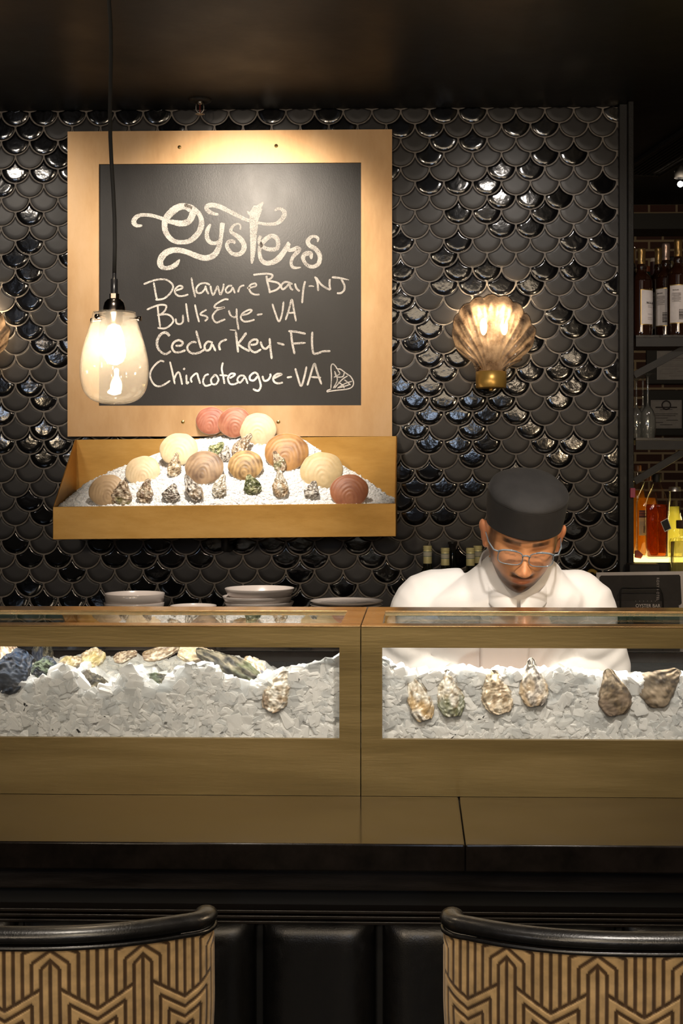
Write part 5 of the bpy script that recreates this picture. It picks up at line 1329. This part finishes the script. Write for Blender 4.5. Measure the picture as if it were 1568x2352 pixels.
for i in range(9): z = b.z + .010 + i*.0028; m.prism([(a.x+.015, yy-.0006, z), (b.x-.002, yy-.0006, z), (b.x-.002, yy-.0006, z+.0014), (a.x+.015, yy-.0006, z+.0014)], (0, -.0002, 0))
m.build('barcode', M_INK, lb)
square_bottle(1464, 1068, 40, 4.95, 'tall golden bottle half hidden by the black post on the glowing step', M_CLEARG, M_GLD, .72, plain('brown_gold_cap', (.12, .05, .03), .4), .07, ZS, .40, 2.2)
# lime yellow tall bottle
c = at(1549, 1118, 4.84); s_ = pxm(1549, 4.84); X, Y = c.x, 4.84; h = c.z - ZS; r = 13.5/s_; rb = 22/s_
e = thing('spirit_bottle', (X, Y, ZS), 'tall glowing lime yellow bottle with a silver cap on the glowing step', 'bottle', 'bottles on the glowing step')
P = [(rb*.95, .001), (rb, .01*h), (rb, .42*h), (r*1.25, .52*h), (r, .60*h), (r, .93*h), (r*.93, .94*h)]
m = MB(); m.rev([(0, .001)] + P, (X, Y, ZS), 40); m.build('glass_body', M_CLEARG, e, True)
m = MB(); m.rev([(0, .004)] + [(a-.0025, b) for a, b in P[1:5]] + [(r-.0025, .72*h), (0, .72*h)], (X, Y, ZS), 40); m.build('spirit', M_LIME, e, True)
m = MB(); m.rev([(r, .935*h), (r*1.0, .995*h), (r*.93, h), (0, h)], (X, Y, ZS), 32); m.build('cap', plain('silver_cap', (.6, .58, .6), .3, .9), e, True)
# clear cut glass bottle nearest the right edge
Y = 4.68; c = at(1572, 1195, Y); s_ = pxm(1572, Y); X = c.x; zb = at(1572, 1312, Y).z; h = c.z - zb; rb = 36/s_; r = 13/s_
e = thing('spirit_bottle', (X, Y, zb), 'clear ribbed bottle with a brown stopper at the right edge of the frame', 'bottle', 'bottles on the glowing step')
zb2 = ZBC
P = [(rb*.97, .001), (rb, .01), (rb, (zb-zb2)+h*.58), (rb*.9, (zb-zb2)+h*.64), (r*1.1, (zb-zb2)+h*.68), (r, (zb-zb2)+h*.72), (r, (zb-zb2)+h*.88)]
m = MB(); nn = 48; vs_ = []
for a, b in P:
    for k in range(nn): rr_ = a*(1 - (.06 if k % 2 and a > r*1.5 else 0)); vs_.append((X + rr_*cos(2*pi*k/nn), Y + rr_*sin(2*pi*k/nn), zb2+b))
m.add(vs_, [(i*nn+k, i*nn+(k+1) % nn, (i+1)*nn+(k+1) % nn, (i+1)*nn+k) for i in range(len(P)-1) for k in range(nn)]); m.build('glass_body', M_CLEARG, e, False)
m = MB(); m.rev([(0, .004)] + [(a*.88, b) for a, b in P[1:3]] + [(0, P[2][1])], (X, Y, zb2), 40); m.build('spirit', M_PALE, e, True)
m = MB(); m.rev([(r*1.45, (zb-zb2)+h*.84), (r*1.5, (zb-zb2)+h*.85), (r*1.5, (zb-zb2)+h*.99), (r*1.4, (zb-zb2)+h), (0, (zb-zb2)+h)], (X, Y, zb2), 32); m.build('stopper', plain('dark_brown_stopper', (.07, .04, .025), .5), e, True)
# a pink clip and scraps on the post
a, b = at(1446.5, 1121, 4.69), at(1458, 1143, 4.69)
m = MB(); m.box(a.x, b.x, 4.683, 4.699, b.z, a.z); o = tag(m.build('bag_clip', plain('pink_plastic', (.42, .04, .11), .4), None, False, .0015), 'small pink clip on the black post beside the amber bottles', 'clip')
a = at(1467, 1270, 4.715)
m = MB(); m.prism([a+Vector(q) for q in ((-.010, 0, -.012), (.012, 0, -.016), (.020, 0, -.002), (.002, 0, .014), (-.008, 0, .012))], (0, .010, 0)); o = m.build('red_tag', plain('dull_red_card', (.28, .04, .025), .5), None, False, .001); o.location.z += ZS - (a.z-.016) ; o.location.y += .03; tag(o, 'small red tag lying on the glowing step beside the post', 'tag')

# ------------------------------------------------------------------ framed certificates on the far brick wall
for (x0, y0, x1, y1, ix0, iy0, ix1, iy1, lab, crest) in ((1484, 790, 1580, 882, 1508, 806, 1600, 872, 'framed printed licence on the far brick wall behind the upper shelf', False), (1478, 896, 1585, 1000, 1494, 919, 1565, 984, 'framed grey certificate with a round crest on the far brick wall', True)):
    a, b = at(x0, y0, YB-.03), at(x1, y1, YB-.03)
    e = thing('picture_frame', ((a.x+b.x)/2, YB, b.z), lab, 'picture')
    m = MB(); m.box(a.x, b.x, YB-.03, YB-.002, b.z, a.z); m.build('frame', M_BLACK, e, False, .004)
    c, d = at(ix0, iy0, YB-.034), at(ix1, iy1, YB-.034)
    m = MB(); m.box(c.x, d.x, YB-.034, YB-.0305, d.z, c.z); p_ = m.build('sheet', noisy('aged_paper', (.34, .33, .34), (.42, .41, .42), 30, .8), e)
    m = MB(); Wd, Hh = d.x-c.x, c.z-d.z
    rows = [(.72, .15, .85), (.66, .3, .7), (.5, .12, .88), (.44, .12, .8), (.36, .12, .55), (.28, .5, .88), (.2, .12, .4), (.12, .3, .7)]
    for (v, u0, u1) in rows: m.prism([(c.x+Wd*u0, YB-.0345, d.z+Hh*v), (c.x+Wd*u1, YB-.0345, d.z+Hh*v), (c.x+Wd*u1, YB-.0345, d.z+Hh*(v+(.045 if v == .72 else .018))), (c.x+Wd*u0, YB-.0345, d.z+Hh*(v+(.045 if v == .72 else .018)))], (0, -.0004, 0))
    m.build('printed_lines', M_INK if crest else M_INKG, p_)
    if crest:
        m = MB(); m.rev([(.024, 0), (.030, .001), (.034, 0)], (c.x+Wd*.5, YB-.036, d.z+Hh*.82), 32, 0, Matrix.Rotation(pi/2, 3, 'X')); m.build('crest', M_INK, p_, True)
        m = MB()
        for (u0, u1, v0, v1) in ((.03, .97, .95, .965), (.03, .97, .035, .05), (.03, .042, .04, .96), (.958, .97, .04, .96)): m.prism([(c.x+Wd*u0, YB-.0345, d.z+Hh*v0), (c.x+Wd*u1, YB-.0345, d.z+Hh*v0), (c.x+Wd*u1, YB-.0345, d.z+Hh*v1), (c.x+Wd*u0, YB-.0345, d.z+Hh*v1)], (0, -.0004, 0))
        m.build('border_line', M_INKG, p_)
# small bright lamp in the far room
c = at(1562, 423, 6.6)
e = thing('spot_lamp', c, 'small bright lamp in the far room above the liquor shelves', 'lamp')
m = MB(); m.ball(c, .014, 20, 14); m.build('bulb', glow('far_lamp_bulb', (1, .93, .85), 60), e, True)
m = MB(); m.rev([(.03, .03), (.034, .06), (.012, .09), (.008, 3.45-c.z)], c, 24); m.build('housing', M_BLACK, e, True)
point('far_lamp_glow', (c.x, c.y-.05, c.z-.05), 24, (1, .80, .58), .03)
point('step_glow', (1.05, 4.95, z3+.12), 1.6, (1, .72, .28), .05)
spot('shelf_spot', (1.15, 3.7, 2.8), (1.05, 4.8, 1.85), 16, 40, (1, .86, .74), .03)

# ------------------------------------------------------------------ menu in a wire holder, tassel
YM = 4.36
def mp_(px, py, dy=0): return at(px, py, YM - dy)
e = thing('menu_card', (mp_(1470, 1400).x, YM, ZBC), 'large black menu card with a white border standing behind the cook', 'menu')
q = [mp_(1369, 1440), mp_(1574, 1436), mp_(1569, 1312), mp_(1369, 1315)]
q[0].z = ZBC+.001; q[1].z = ZBC+.001
m = MB(); m.prism(q, (0, .004, 0)); m.build('card', noisy('white_card', (.84, .79, .79), (.88, .83, .83), 30, .6), e)
cx0, cy0, cx1, cy1 = 1376, 1322, 1565, 1386; k = 4
ol = [(cx0+k, cy0), (cx1-k-2, cy0-2), (cx1-3, cy0+k-2), (cx1, cy1), (cx1-k, cy1+k), (cx0+k, cy1+k), (cx0, cy1), (cx0, cy0+k)]
m = MB(); m.prism([mp_(x, y, .0008) for x, y in ol], (0, .0004, 0)); pn = m.build('black_panel', noisy('black_menu_ink', (.020, .017, .016), (.032, .027, .025), 40, .6), e)
M_SILV = plain('silver_print', (.62, .57, .56), .5); M_WHT = plain('white_print', (.80, .76, .74), .6)
p = mp_(1510, 1353, .0012); s_ = pxm(1510, YM)
text('lettering', 'ROXY HOTEL', p, 8.4/s_, M_SILV, pn, Vector((0, -1, 0)), True, 1.25, fit=(52/s_, 1))
p = mp_(1391, 1354, .0012); text('lettering', '&', p, 8/s_, M_WHT, pn); 
e2 = thing('menu_holder', (mp_(1470, 1400).x, YM-.03, ZBC), 'black wire holder in front of the large menu card', 'holder')
M_WIRE = plain('black_wire', (.01, .01, .01), .3)
for (dy, y0, xa, xb) in ((.045, 1357, 1425, 1521), (.020, 1349, 1425, 1518)):
    pts = [at(xa, 1440, YM-dy)] + [at(x, y, YM-dy) for x, y in ((xa, 1375), (xa+.5, y0+7), (xa+2, y0+2), (xa+7, y0), (xb-9, y0), (xb-3, y0+2), (xb-.5, y0+7), (xb+1.5, 1375))] + [at(xb+2, 1440, YM-dy)]
    pts[0].z = ZBC+.0018; pts[-1].z = ZBC+.0018
    m = MB(); m.tube(pts, .0014, 10); m.build('wire_loop', M_WIRE, e2, True)
m = MB(); m.box(at(1425, 1400, YM-.045).x-.003, at(1523, 1400, YM-.045).x+.003, YM-.06, YM-.008, ZBC, ZBC+.003); m.build('base_plate', M_WIRE, e2)
e3 = thing('menu_card', (mp_(1480, 1400).x, YM-.03, ZBC), 'smaller black card lettered in white in the wire holder, before the large menu', 'menu')
q = [at(1404, 1440, YM-.032), at(1562, 1440, YM-.032), at(1558, 1381, YM-.032), at(1404, 1380, YM-.032)]; q[0].z = ZBC+.004; q[1].z = ZBC+.004
m = MB(); m.prism(q, (0, .003, 0)); cd = m.build('card', noisy('black_card_stock', (.024, .020, .020), (.036, .030, .029), 40, .6), e3)
text('lettering', 'OYSTER BAR', at(1487.5, 1391.8, YM-.0335), 10.5/s_, M_WHT, cd, fit=(56/s_, 1.05))
m = MB()
for k in range(6): m.ball(at(1459.5 + k*9, 1380.5, YM-.0333), (.0009, .0003, .0009), 8, 6)
m.build('dots', M_WHT, cd)
c = at(1356, 1316, 4.42)
M_TAS = noisy('gold_tassel_cord', (.30, .19, .03), (.45, .30, .06), 90, .7, None, 0, .5, 400)
m = MB(); pts = spline([(at(1369, 1316, 4.42)), at(1362, 1311, 4.42), at(1354, 1312, 4.42), at(1349, 1320, 4.42), at(1349, 1330, 4.42), Vector((at(1350, 1345, 4.42).x, 4.42, at(1350, 1345, 4.42).z)), Vector((at(1350, 1345, 4.42).x, 4.42, ZBC+.004))], 6)
n = len(pts); m.tube(pts, [(.0058 if i < n*.45 else .0085) for i in range(n)], 12); tag(m.build('cord_tassel', M_TAS, None, True), 'gold cord tassel hanging beside the large menu card', 'tassel')
# ------------------------------------------------------------------ the cook
def remeshed(mb, vox, smooth=3, name='tmp'):
    me = mb.mesh(name); o = bpy.data.objects.new(name, me); COL.objects.link(o)
    r = o.modifiers.new('r', 'REMESH'); r.mode = 'VOXEL'; r.voxel_size = vox; r.adaptivity = 0
    s = o.modifiers.new('s', 'SMOOTH'); s.iterations = smooth; s.factor = .5
    dg = bpy.context.evaluated_depsgraph_get(); out = bpy.data.meshes.new_from_object(o.evaluated_get(dg)); bpy.data.objects.remove(o)
    out.materials.clear(); return out
G = lambda a, s: math.exp(-(a/s)**2)
HC = at(1199, 1234, 3.20); PX_ = HC.x - .036; KS = 1.085; DY = .255
zk = lambda z: EYE - (EYE-z)*KS
HR = Matrix.Rotation(radians(4.5), 3, 'Y') @ Matrix.Rotation(radians(2), 3, 'Z') @ Matrix.Rotation(radians(26), 3, 'X')
HRI = HR.transposed()
HS = 1.06
def hw(x, f, z): return HC + HR @ (Vector((x, -f, z))*HS)        # head-local (across, toward the face, up) to world
def hl(p): q = (HRI @ (Vector(p) - HC))/HS; return q.x, -q.y, q.z
def head_pt(u, v):
    c = -cos(pi*v); ph = 2*pi*u; pw = 2.0 if c > 0 else 2.45
    ring = max(0, 1-abs(c)**pw)**(1/pw); z = .118*c
    x = .0765*ring*sin(ph); f = .097*ring*cos(ph)
    lo = sstep(.0, -.118, z)
    x *= 1 - .20*lo
    if f < 0: f *= 1 - .22*sstep(-.02, -.1, z)
    else:
        ax = abs(x); k = sstep(0, .03, f)
        f *= 1 - .03*G(x, .03)
        f += k*(.013*G(x, .024)*G(z+.104, .020)
            - .013*G(ax-.032, .017)*G(z-.009, .013) + .0065*G(ax-.032, .012)*G(z-.007, .009)
            + .0055*G(ax-.028, .022)*G(z-.030, .010) + .0045*G(ax-.044, .02)*G(z+.020, .022)
            + .0065*G(x, .021)*G(z+.0545, .006) + .0075*G(x, .018)*G(z+.0675, .007) - .0035*G(x, .022)*G(z+.061, .0028)
            - .004*G(x, .03)*G(z+.081, .006))
        if z < .03:
            t = sstep(.022, -.030, z)*sstep(-.047, -.036, z)
            f += k*t*(.007 + .021*sstep(.02, -.032, z))*G(x, .0085 + .005*sstep(0, -.03, z))
            f += k*.009*G(ax-.0135, .0065)*G(z+.036, .007)
    return hw(x, f, z)
SH_Z, SH_Y = 1.268, 3.09
sec = [(.72, 3.22, .170, .11), (.95, 3.205, .165, .105), (1.12, 3.155, .180, .105), (1.22, 3.105, .190, .10), (1.28, 3.075, .172, .088), (1.320, 3.06, .112, .070), (1.355, 3.05, .074, .058), (1.40, 3.045, .060, .054)]
sec = [(zk(z), y+DY, a*KS, b*KS) for z, y, a, b in sec]
SH_Z, SH_Y = zk(SH_Z), SH_Y + DY
def loft(mb, S, grow=0.0, n=48, pw=2.4):
    T = spline(S, 6)
    vs_ = []
    for z, y, a, b in T:
        for k in range(n):
            t_ = 2*pi*k/n; q = (abs(cos(t_))**pw + abs(sin(t_))**pw)**(-1/pw)
            vs_.append((PX_ + .034*sstep(zk(1.24), zk(1.37), z) + (a+grow)*q*cos(t_), y + (b+grow)*q*sin(t_), z))
    f = [(i*n+k, i*n+(k+1) % n, (i+1)*n+(k+1) % n, (i+1)*n+k) for i in range(len(T)-1) for k in range(n)]
    f += [tuple(range(n))[::-1], tuple((len(T)-1)*n+k for k in range(n))]
    mb.add(vs_, f)
arms = {}
for s_ in (-1, 1):
    sh = Vector((PX_+s_*.170*KS, SH_Y, SH_Z)); el = Vector((PX_+s_*.250, 3.11+DY, 1.075)); wr = Vector((PX_+s_*.10, 3.02+DY, 1.035)) 
    arms[s_] = (sh, el, wr)
body = MB()
body.grid(head_pt, 160, 130, True)
body.tube([hw(0, -.02, -.03), hw(0, -.03, -.085), Vector((PX_+.02, 3.035+DY, zk(1.36))), Vector((PX_, 3.07+DY, zk(1.28)))], [.058, .056, .060, .075], 28)
for s_ in (-1, 1):
    R_ = HR @ Matrix.Rotation(radians(-s_*22), 3, 'Z')
    body.ball(hw(s_*.083, -.006, .004), (.0085, .018, .030), 20, 14, 0, R_); body.ball(hw(s_*.090, -.012, .016), (.0075, .014, .017), 16, 12, 0, R_)
    body.ball(hw(s_*.080, .0, -.022), (.007, .010, .011), 14, 10, 0, R_)
loft(body, sec, -.012)
for s_ in (-1, 1):
    sh, el, wr = arms[s_]
    body.tube([sh, sh.lerp(el, .5), el, el.lerp(wr, .5), wr], [.052, .046, .040, .036, .026], 20)
    fw = (wr-el).normalized(); fw = Vector((fw.x*.55, fw.y, -.12)).normalized()
    sd = Vector((-fw.y, fw.x, 0)).normalized()*(-s_)             # toward the thumb side
    if sd.x*s_ > 0: sd = -sd
    upv = Vector((0, 0, 1)); pc = wr + fw*.045
    body.tube([wr, wr+fw*.03, wr+fw*.065, wr+fw*.085], [.025, .036, .040, .034], 20, sq=(1.0, .42), up=(0, 0, 1))
    for k, (o_, L_) in enumerate(((.030, .070), (.010, .080), (-.010, .075), (-.029, .060))):
        b0 = wr + fw*.078 + sd*o_; d1 = (fw*.95 + sd*o_*2.0 + upv*-.10).normalized(); d2 = (fw*.6 - upv*.8).normalized(); d3 = (fw*.05 - upv*1.0 - fw*.25).normalized()
        p1 = b0 + d1*L_*.42; p2 = p1 + d2*L_*.34; p3 = p2 + d3*L_*.26
        body.tube([b0 - fw*.02, b0, p1, p2, p3, p3+d3*.003], [.0095, .0092, .0088, .0080, .0066, .0035], 12)
    b0 = wr + fw*.028 + sd*.030; d1 = (fw*.55 + sd*.75 - upv*.25).normalized(); d2 = (fw*.9 + sd*.1 - upv*.45).normalized()
    body.tube([wr+fw*.02+sd*.012, b0, b0+d1*.038, b0+d1*.038+d2*.030, b0+d1*.038+d2*.033], [.014, .0135, .0115, .0090, .004], 12)
person = thing('person', (PX_, 3.2+DY, 0), 'person in a white chef coat, black cap and glasses bending over the iced oysters', 'person')
me = remeshed(body, .0030, 2, 'body')
def skin_col(p):
    x, f, z = hl(p)
    base = Vector((.68, .31, .135)); ax = abs(x)
    n = noise.noise(Vector((x*60, f*60, z*60)))
    if -.125 < z < .13 and abs(x) < .11 and -.12 < f < .16:
        hair = Vector((.035, .018, .011))
        red = Vector((.50, .15, .085))
        b = 0.0
        if f > .02:
            # moustache, chin tuft, jaw line beard, brows
            b = max(b, .93*sstep(.031, .020, ax)*sstep(.0088, .005, abs(z + .0465 + .10*max(0, ax-.010)*.6)))
            b = max(b, .75*G(x, .012)*G(z+.081, .009))
            jaw = sstep(-.060, -.080, z - .45*max(0, ax-.016))
            b = max(b, .88*jaw*(1 - G(x, .026)*G(z+.064, .011)))
            b = max(b, .50*sstep(-.03, -.08, z)*sstep(.030, .052, ax))
            b = max(b, .88*sstep(.0065, .0030, abs(z - .0325 + .10*abs(ax-.030)))*sstep(.010, .015, ax)*sstep(.056, .046, ax))
            b = max(b, .5*sstep(.0022, .0008, abs(z-.001))*sstep(.018, .022, ax)*sstep(.048, .042, ax))
        side = sstep(.050, .066, ax)*sstep(-.045, -.075, f - .10)*sstep(.075, .05, -f+.03)
        b = max(b, .75*sstep(.055, .068, ax)*sstep(.005, .02, f)*sstep(.062, .045, f)*sstep(-.10, -.08, z))
        if f < -.01 and z > -.075 and ax < .079: b = max(b, .9)
        lips = sstep(.022, .017, ax)*(G(z+.056, .0045)+G(z+.067, .0055)) if f > .05 else 0
        c = base.lerp(red, min(1, .75*lips))
        c = c.lerp(Vector((.55, .19, .10)), .35*G(x, .016)*G(z+.028, .014) if f > .06 else 0)
        b = min(1, max(0, b*(1+.25*n)))
        c = c.lerp(hair, b)
        if ax > .079: c = base.lerp(Vector((.55, .18, .10)), .5)
        return [c.x, c.y, c.z, 1]
    return [base.x, base.y, base.z, 1]
M_SKIN = tinted('skin', .42, .12, 160, .001, .06, 90, sss=.08); M_SKIN.node_tree.nodes['Principled BSDF'].inputs['Subsurface Radius'].default_value = (.01, .004, .002)
o = link('body', me, M_SKIN, person, True); paint(o, skin_col)

# white double breasted coat
M_COAT = noisy('white_cotton_twill', (.80, .775, .755), (.84, .815, .80), 14, .85, None, 0, .10, 500, sheen=.1)
coat = MB(); loft(coat, [(z, y, a+.012, b+.012) for z, y, a, b in sec[:-1]] + [(zk(1.378), 3.050+DY, .064, .056)], .006)
rnd = random.Random(4)
for s_ in (-1, 1):
    sh, el, wr = arms[s_]; w2 = el.lerp(wr, .80)
    pts = spline([sh + Vector((-s_*.095, 0, .030)), sh, sh.lerp(el, .35), sh.lerp(el, .72), el, el.lerp(w2, .5), w2], 5)
    rr = [r_[0] for r_ in spline([(.054,), (.078,), (.076,), (.069,), (.066,), (.060,), (.054,)], 5)]
    rr = [r_*(1 + .045*sin(i*1.9+s_) * (1 if i > 8 else 0)) for i, r_ in enumerate(rr)]
    coat.tube(pts, rr, 28)
me = remeshed(coat, .006, 4, 'coat')
for v in me.vertices:                                # soft folds in the cloth
    p = v.co; w = noise.noise(Vector((p.x*9+p.z*5, p.y*9, p.z*6))); w2 = 1-abs(noise.noise(Vector((p.x*16-p.z*9, p.y*12, p.z*8+4))))*2
    v.co += v.normal*(.004*w + .0030*w2)
co = link('chef_coat', me, M_COAT, person, True)
# stand collar, open in a notch below the chin
def collar_path(t):      # t in 0..1 from the wearer's right front round the neck to the left front
    a = -pi/2 + .05 + (2*pi - .09)*t
    x = PX_ + .026 + .084*cos(a); y = 3.030 + DY + .086*sin(a); 
    zf = zk(1.274) + lerp_table([(-1, 0), (-.8, .008), (-.5, .034), (0, .074), (.5, .098), (1, .110)], sin(a))
    return x, y, zf, a
def collar(u, v):
    x, y, z, a = collar_path(u); h = .042 - .010*G(min(u, 1-u), .05)
    flare = .005*(1-v) + .003*sin(pi*v)
    yy = y + flare*sin(a); 
    if u < .5: yy -= .004*G(u, .06)
    return Vector((x + flare*cos(a), yy - .006*sstep(.2, -.9, sin(a)), z - .018 + h*v))
m = MB(); m.grid(collar, 90, 8); c_ = m.build('collar', M_COAT, co, True, fix=False); so = c_.modifiers.new('t', 'SOLIDIFY'); so.thickness = .004; so.offset = 0
# front placket flap and cloth buttons
def chest_y(x, z):
    T = spline([(q[0], q[1], q[2]+.018, q[3]+.018) for q in sec], 6)
    for (z0, y0, a0, b0), (z1_, y1, a1, b1) in zip(T, T[1:]):
        if z0 <= z <= z1_:
            k = (z-z0)/(z1_-z0+1e-9); y_, a_, b_ = y0+(y1-y0)*k, a0+(a1-a0)*k, b0+(b1-b0)*k
            return y_ - b_*max(0, 1-min(1, abs((x-PX_)/a_))**2.4)**(1/2.4)
    return 3.0 + DY
m = MB()
def flap(u, v):
    z = zk(1.255) - .40*v; x = PX_ + .062 - .02*v + (-.125 + .03*v)*u
    return Vector((x, chest_y(x, z) - .0075 - .002*sin(pi*u), z))
m.grid(flap, 16, 40); f_ = m.build('front_flap', M_COAT, co, True, fix=False); so = f_.modifiers.new('t', 'SOLIDIFY'); so.thickness = .003; so.offset = 0
M_BTN = plain('pinkish_cloth_button', (.62, .50, .50), .5)
from mathutils.bvhtree import BVHTree
bvh = BVHTree.FromPolygons([v.co.copy() for v in me.vertices], [tuple(p.vertices) for p in me.polygons])
for (px, py) in ((1149, 1377), (1228, 1374)):
    a, b = at(px, py, 2.9), at(px, py, 3.6); hit, nrm, _, _ = bvh.ray_cast(a, (b-a).normalized())
    p = hit if hit else at(px, py, 3.2)
    Mb = Vector((nrm or (0, -1, 0))).to_track_quat('Z', 'Y').to_matrix()
    m = MB(); m.rev([(0, .006), (.005, .0062), (.0066, .005), (.0072, .002), (.006, -.002)], p, 24, 0, Mb); m.build('button', M_BTN, co, True)
for k in range(2):
    for s_ in (-1, 1):
        z = zk(1.20) - .09*k; x = PX_ + s_*.045
        m = MB(); m.rev([(0, .004), (.005, .0042), (.0066, .003), (.0068, 0), (.0055, -.002)], (x, chest_y(x, z)-.012, z), 24, 0, Matrix.Rotation(pi/2, 3, 'X')); m.build('button', M_BTN, co, True)
for s_ in (-1, 1):
    sh, el, wr = arms[s_]; a = el.lerp(wr, .74); b = el.lerp(wr, .86)
    m = MB(); m.tube([a, b], [.060, .058], 28); m.build('cuff', M_COAT, co, True)
# trousers and shoes
M_TROU = noisy('dark_checked_trousers', (.02, .02, .022), (.05, .05, .052), 120, .8)
m = MB()
for s_ in (-1, 1):
    m.tube([(PX_+s_*.075, 3.22+DY, .78), (PX_+s_*.085, 3.21+DY, .48), (PX_+s_*.09, 3.23+DY, .075)], [.105, .078, .062], 24)
m.build('trousers', M_TROU, person, True)
for s_ in (-1, 1):
    m = MB(); x = PX_+s_*.095; m.ball((x, 3.17+DY, .04), (.046, .135, .045), 24, 14); sh_ = m.build('shoe', M_LEATHER, person, True)
    for v in sh_.data.vertices: v.co.z = max(v.co.z, .0)
# black skull cap: deep band, seam, rounded crown
M_HAT = noisy('black_cotton_cap', (.006, .0055, .006), (.012, .011, .011), 30, .8, None, 0, .15, 500, sheen=.03)
def hatpt(u, v):
    a = 2*pi*u; ca, sa = cos(a), sin(a)                      # ca toward the face
    zb = .047 - .040*(.5-.5*ca) + .006*abs(sa)
    if v < .55:
        k = v/.55; z = zb + (.112 - zb)*k
        rx = .0835 + .0055*sin(pi*.5*k); rf = .105 + .001*k
        x, f = rx*sa, rf*ca - .002
    else:
        k = (v-.55)/.45; th = k*pi/2
        rx, rf = .089*cos(th)**.9, .106*cos(th)**.9; z = .112 + .031*sin(th) + .004*noise.noise(Vector((sa*2*cos(th), ca*2*cos(th), 1)))
        x, f = rx*sa, rf*ca - .002
    if abs(v-.55) < .012: x *= .992; f *= .992
    return hw(x, f, z)
m = MB(); m.grid(hatpt, 120, 70, True); h_ = m.build('cap', M_HAT, person, True); so = h_.modifiers.new('t', 'SOLIDIFY'); so.thickness = .002
m = MB(); m.tube([hatpt(i/120, .55) + HR @ Vector((0, 0, .0005)) for i in range(120)], .0011, 6, closed=True); m.build('seam', M_HAT, h_, True)
# spectacles
M_FRAME = plain('clear_grey_acetate', (.16, .19, .22), .18, 0, coat=.6)
gl_ = MB(); FZ = .106
def rim(s_):
    out = []
    for k in range(40):
        a = 2*pi*k/40; p = 3.2; q = (abs(cos(a))**p + abs(sin(a))**p)**(-1/p)
        x = s_*.0335 + .0265*q*cos(a); z = .0035 + .0165*q*sin(a); out.append((x, z, FZ - .35*max(0, abs(x)-.012)**1.35))
    return out
for s_ in (-1, 1): gl_.tube([hw(x, f, z) for x, z, f in rim(s_)], .0013, 10, closed=True)
gl_.tube([hw(x, FZ+.001, .010 + .003*(1-(x/.008)**2)) for x in (-.009, -.004, 0, .004, .009)], .0020, 10)
for s_ in (-1, 1):
    gl_.tube([hw(s_*.0205, FZ-.001, .0195), hw(s_*.033, FZ-.003, .0212), hw(s_*.050, FZ-.005, .0195), hw(s_*.060, FZ-.006, .0160)], .0022, 10)
    gl_.tube([hw(s_*.0595, FZ-.006, .0145), hw(s_*.070, FZ-.012, .0145), hw(s_*.0795, .06, .014), hw(s_*.083, .015, .012), hw(s_*.085, -.012, .004)], [.0022, .0020, .0018, .0017, .0016], 10)
g_ = gl_.build('glasses', M_FRAME, person, True)
for s_ in (-1, 1):
    R_ = rim(s_); m = MB(); m.add([hw(x, f, z) for x, z, f in R_] + [hw(s_*.0335, FZ-.004, .0035)], [(i, (i+1) % 40, 40) for i in range(40)])
    m.build('lens', glassy('spectacle_lens', (.97, .95, .95), .08, (.9, .8, .8), 1.5, 2.2), g_, True)
# the oyster he is opening, and a short knife, down behind the ice
hp = (arms[-1][2] + arms[1][2])/2
cc = arms[-1][2] + Vector((.035, -.075, -.030))
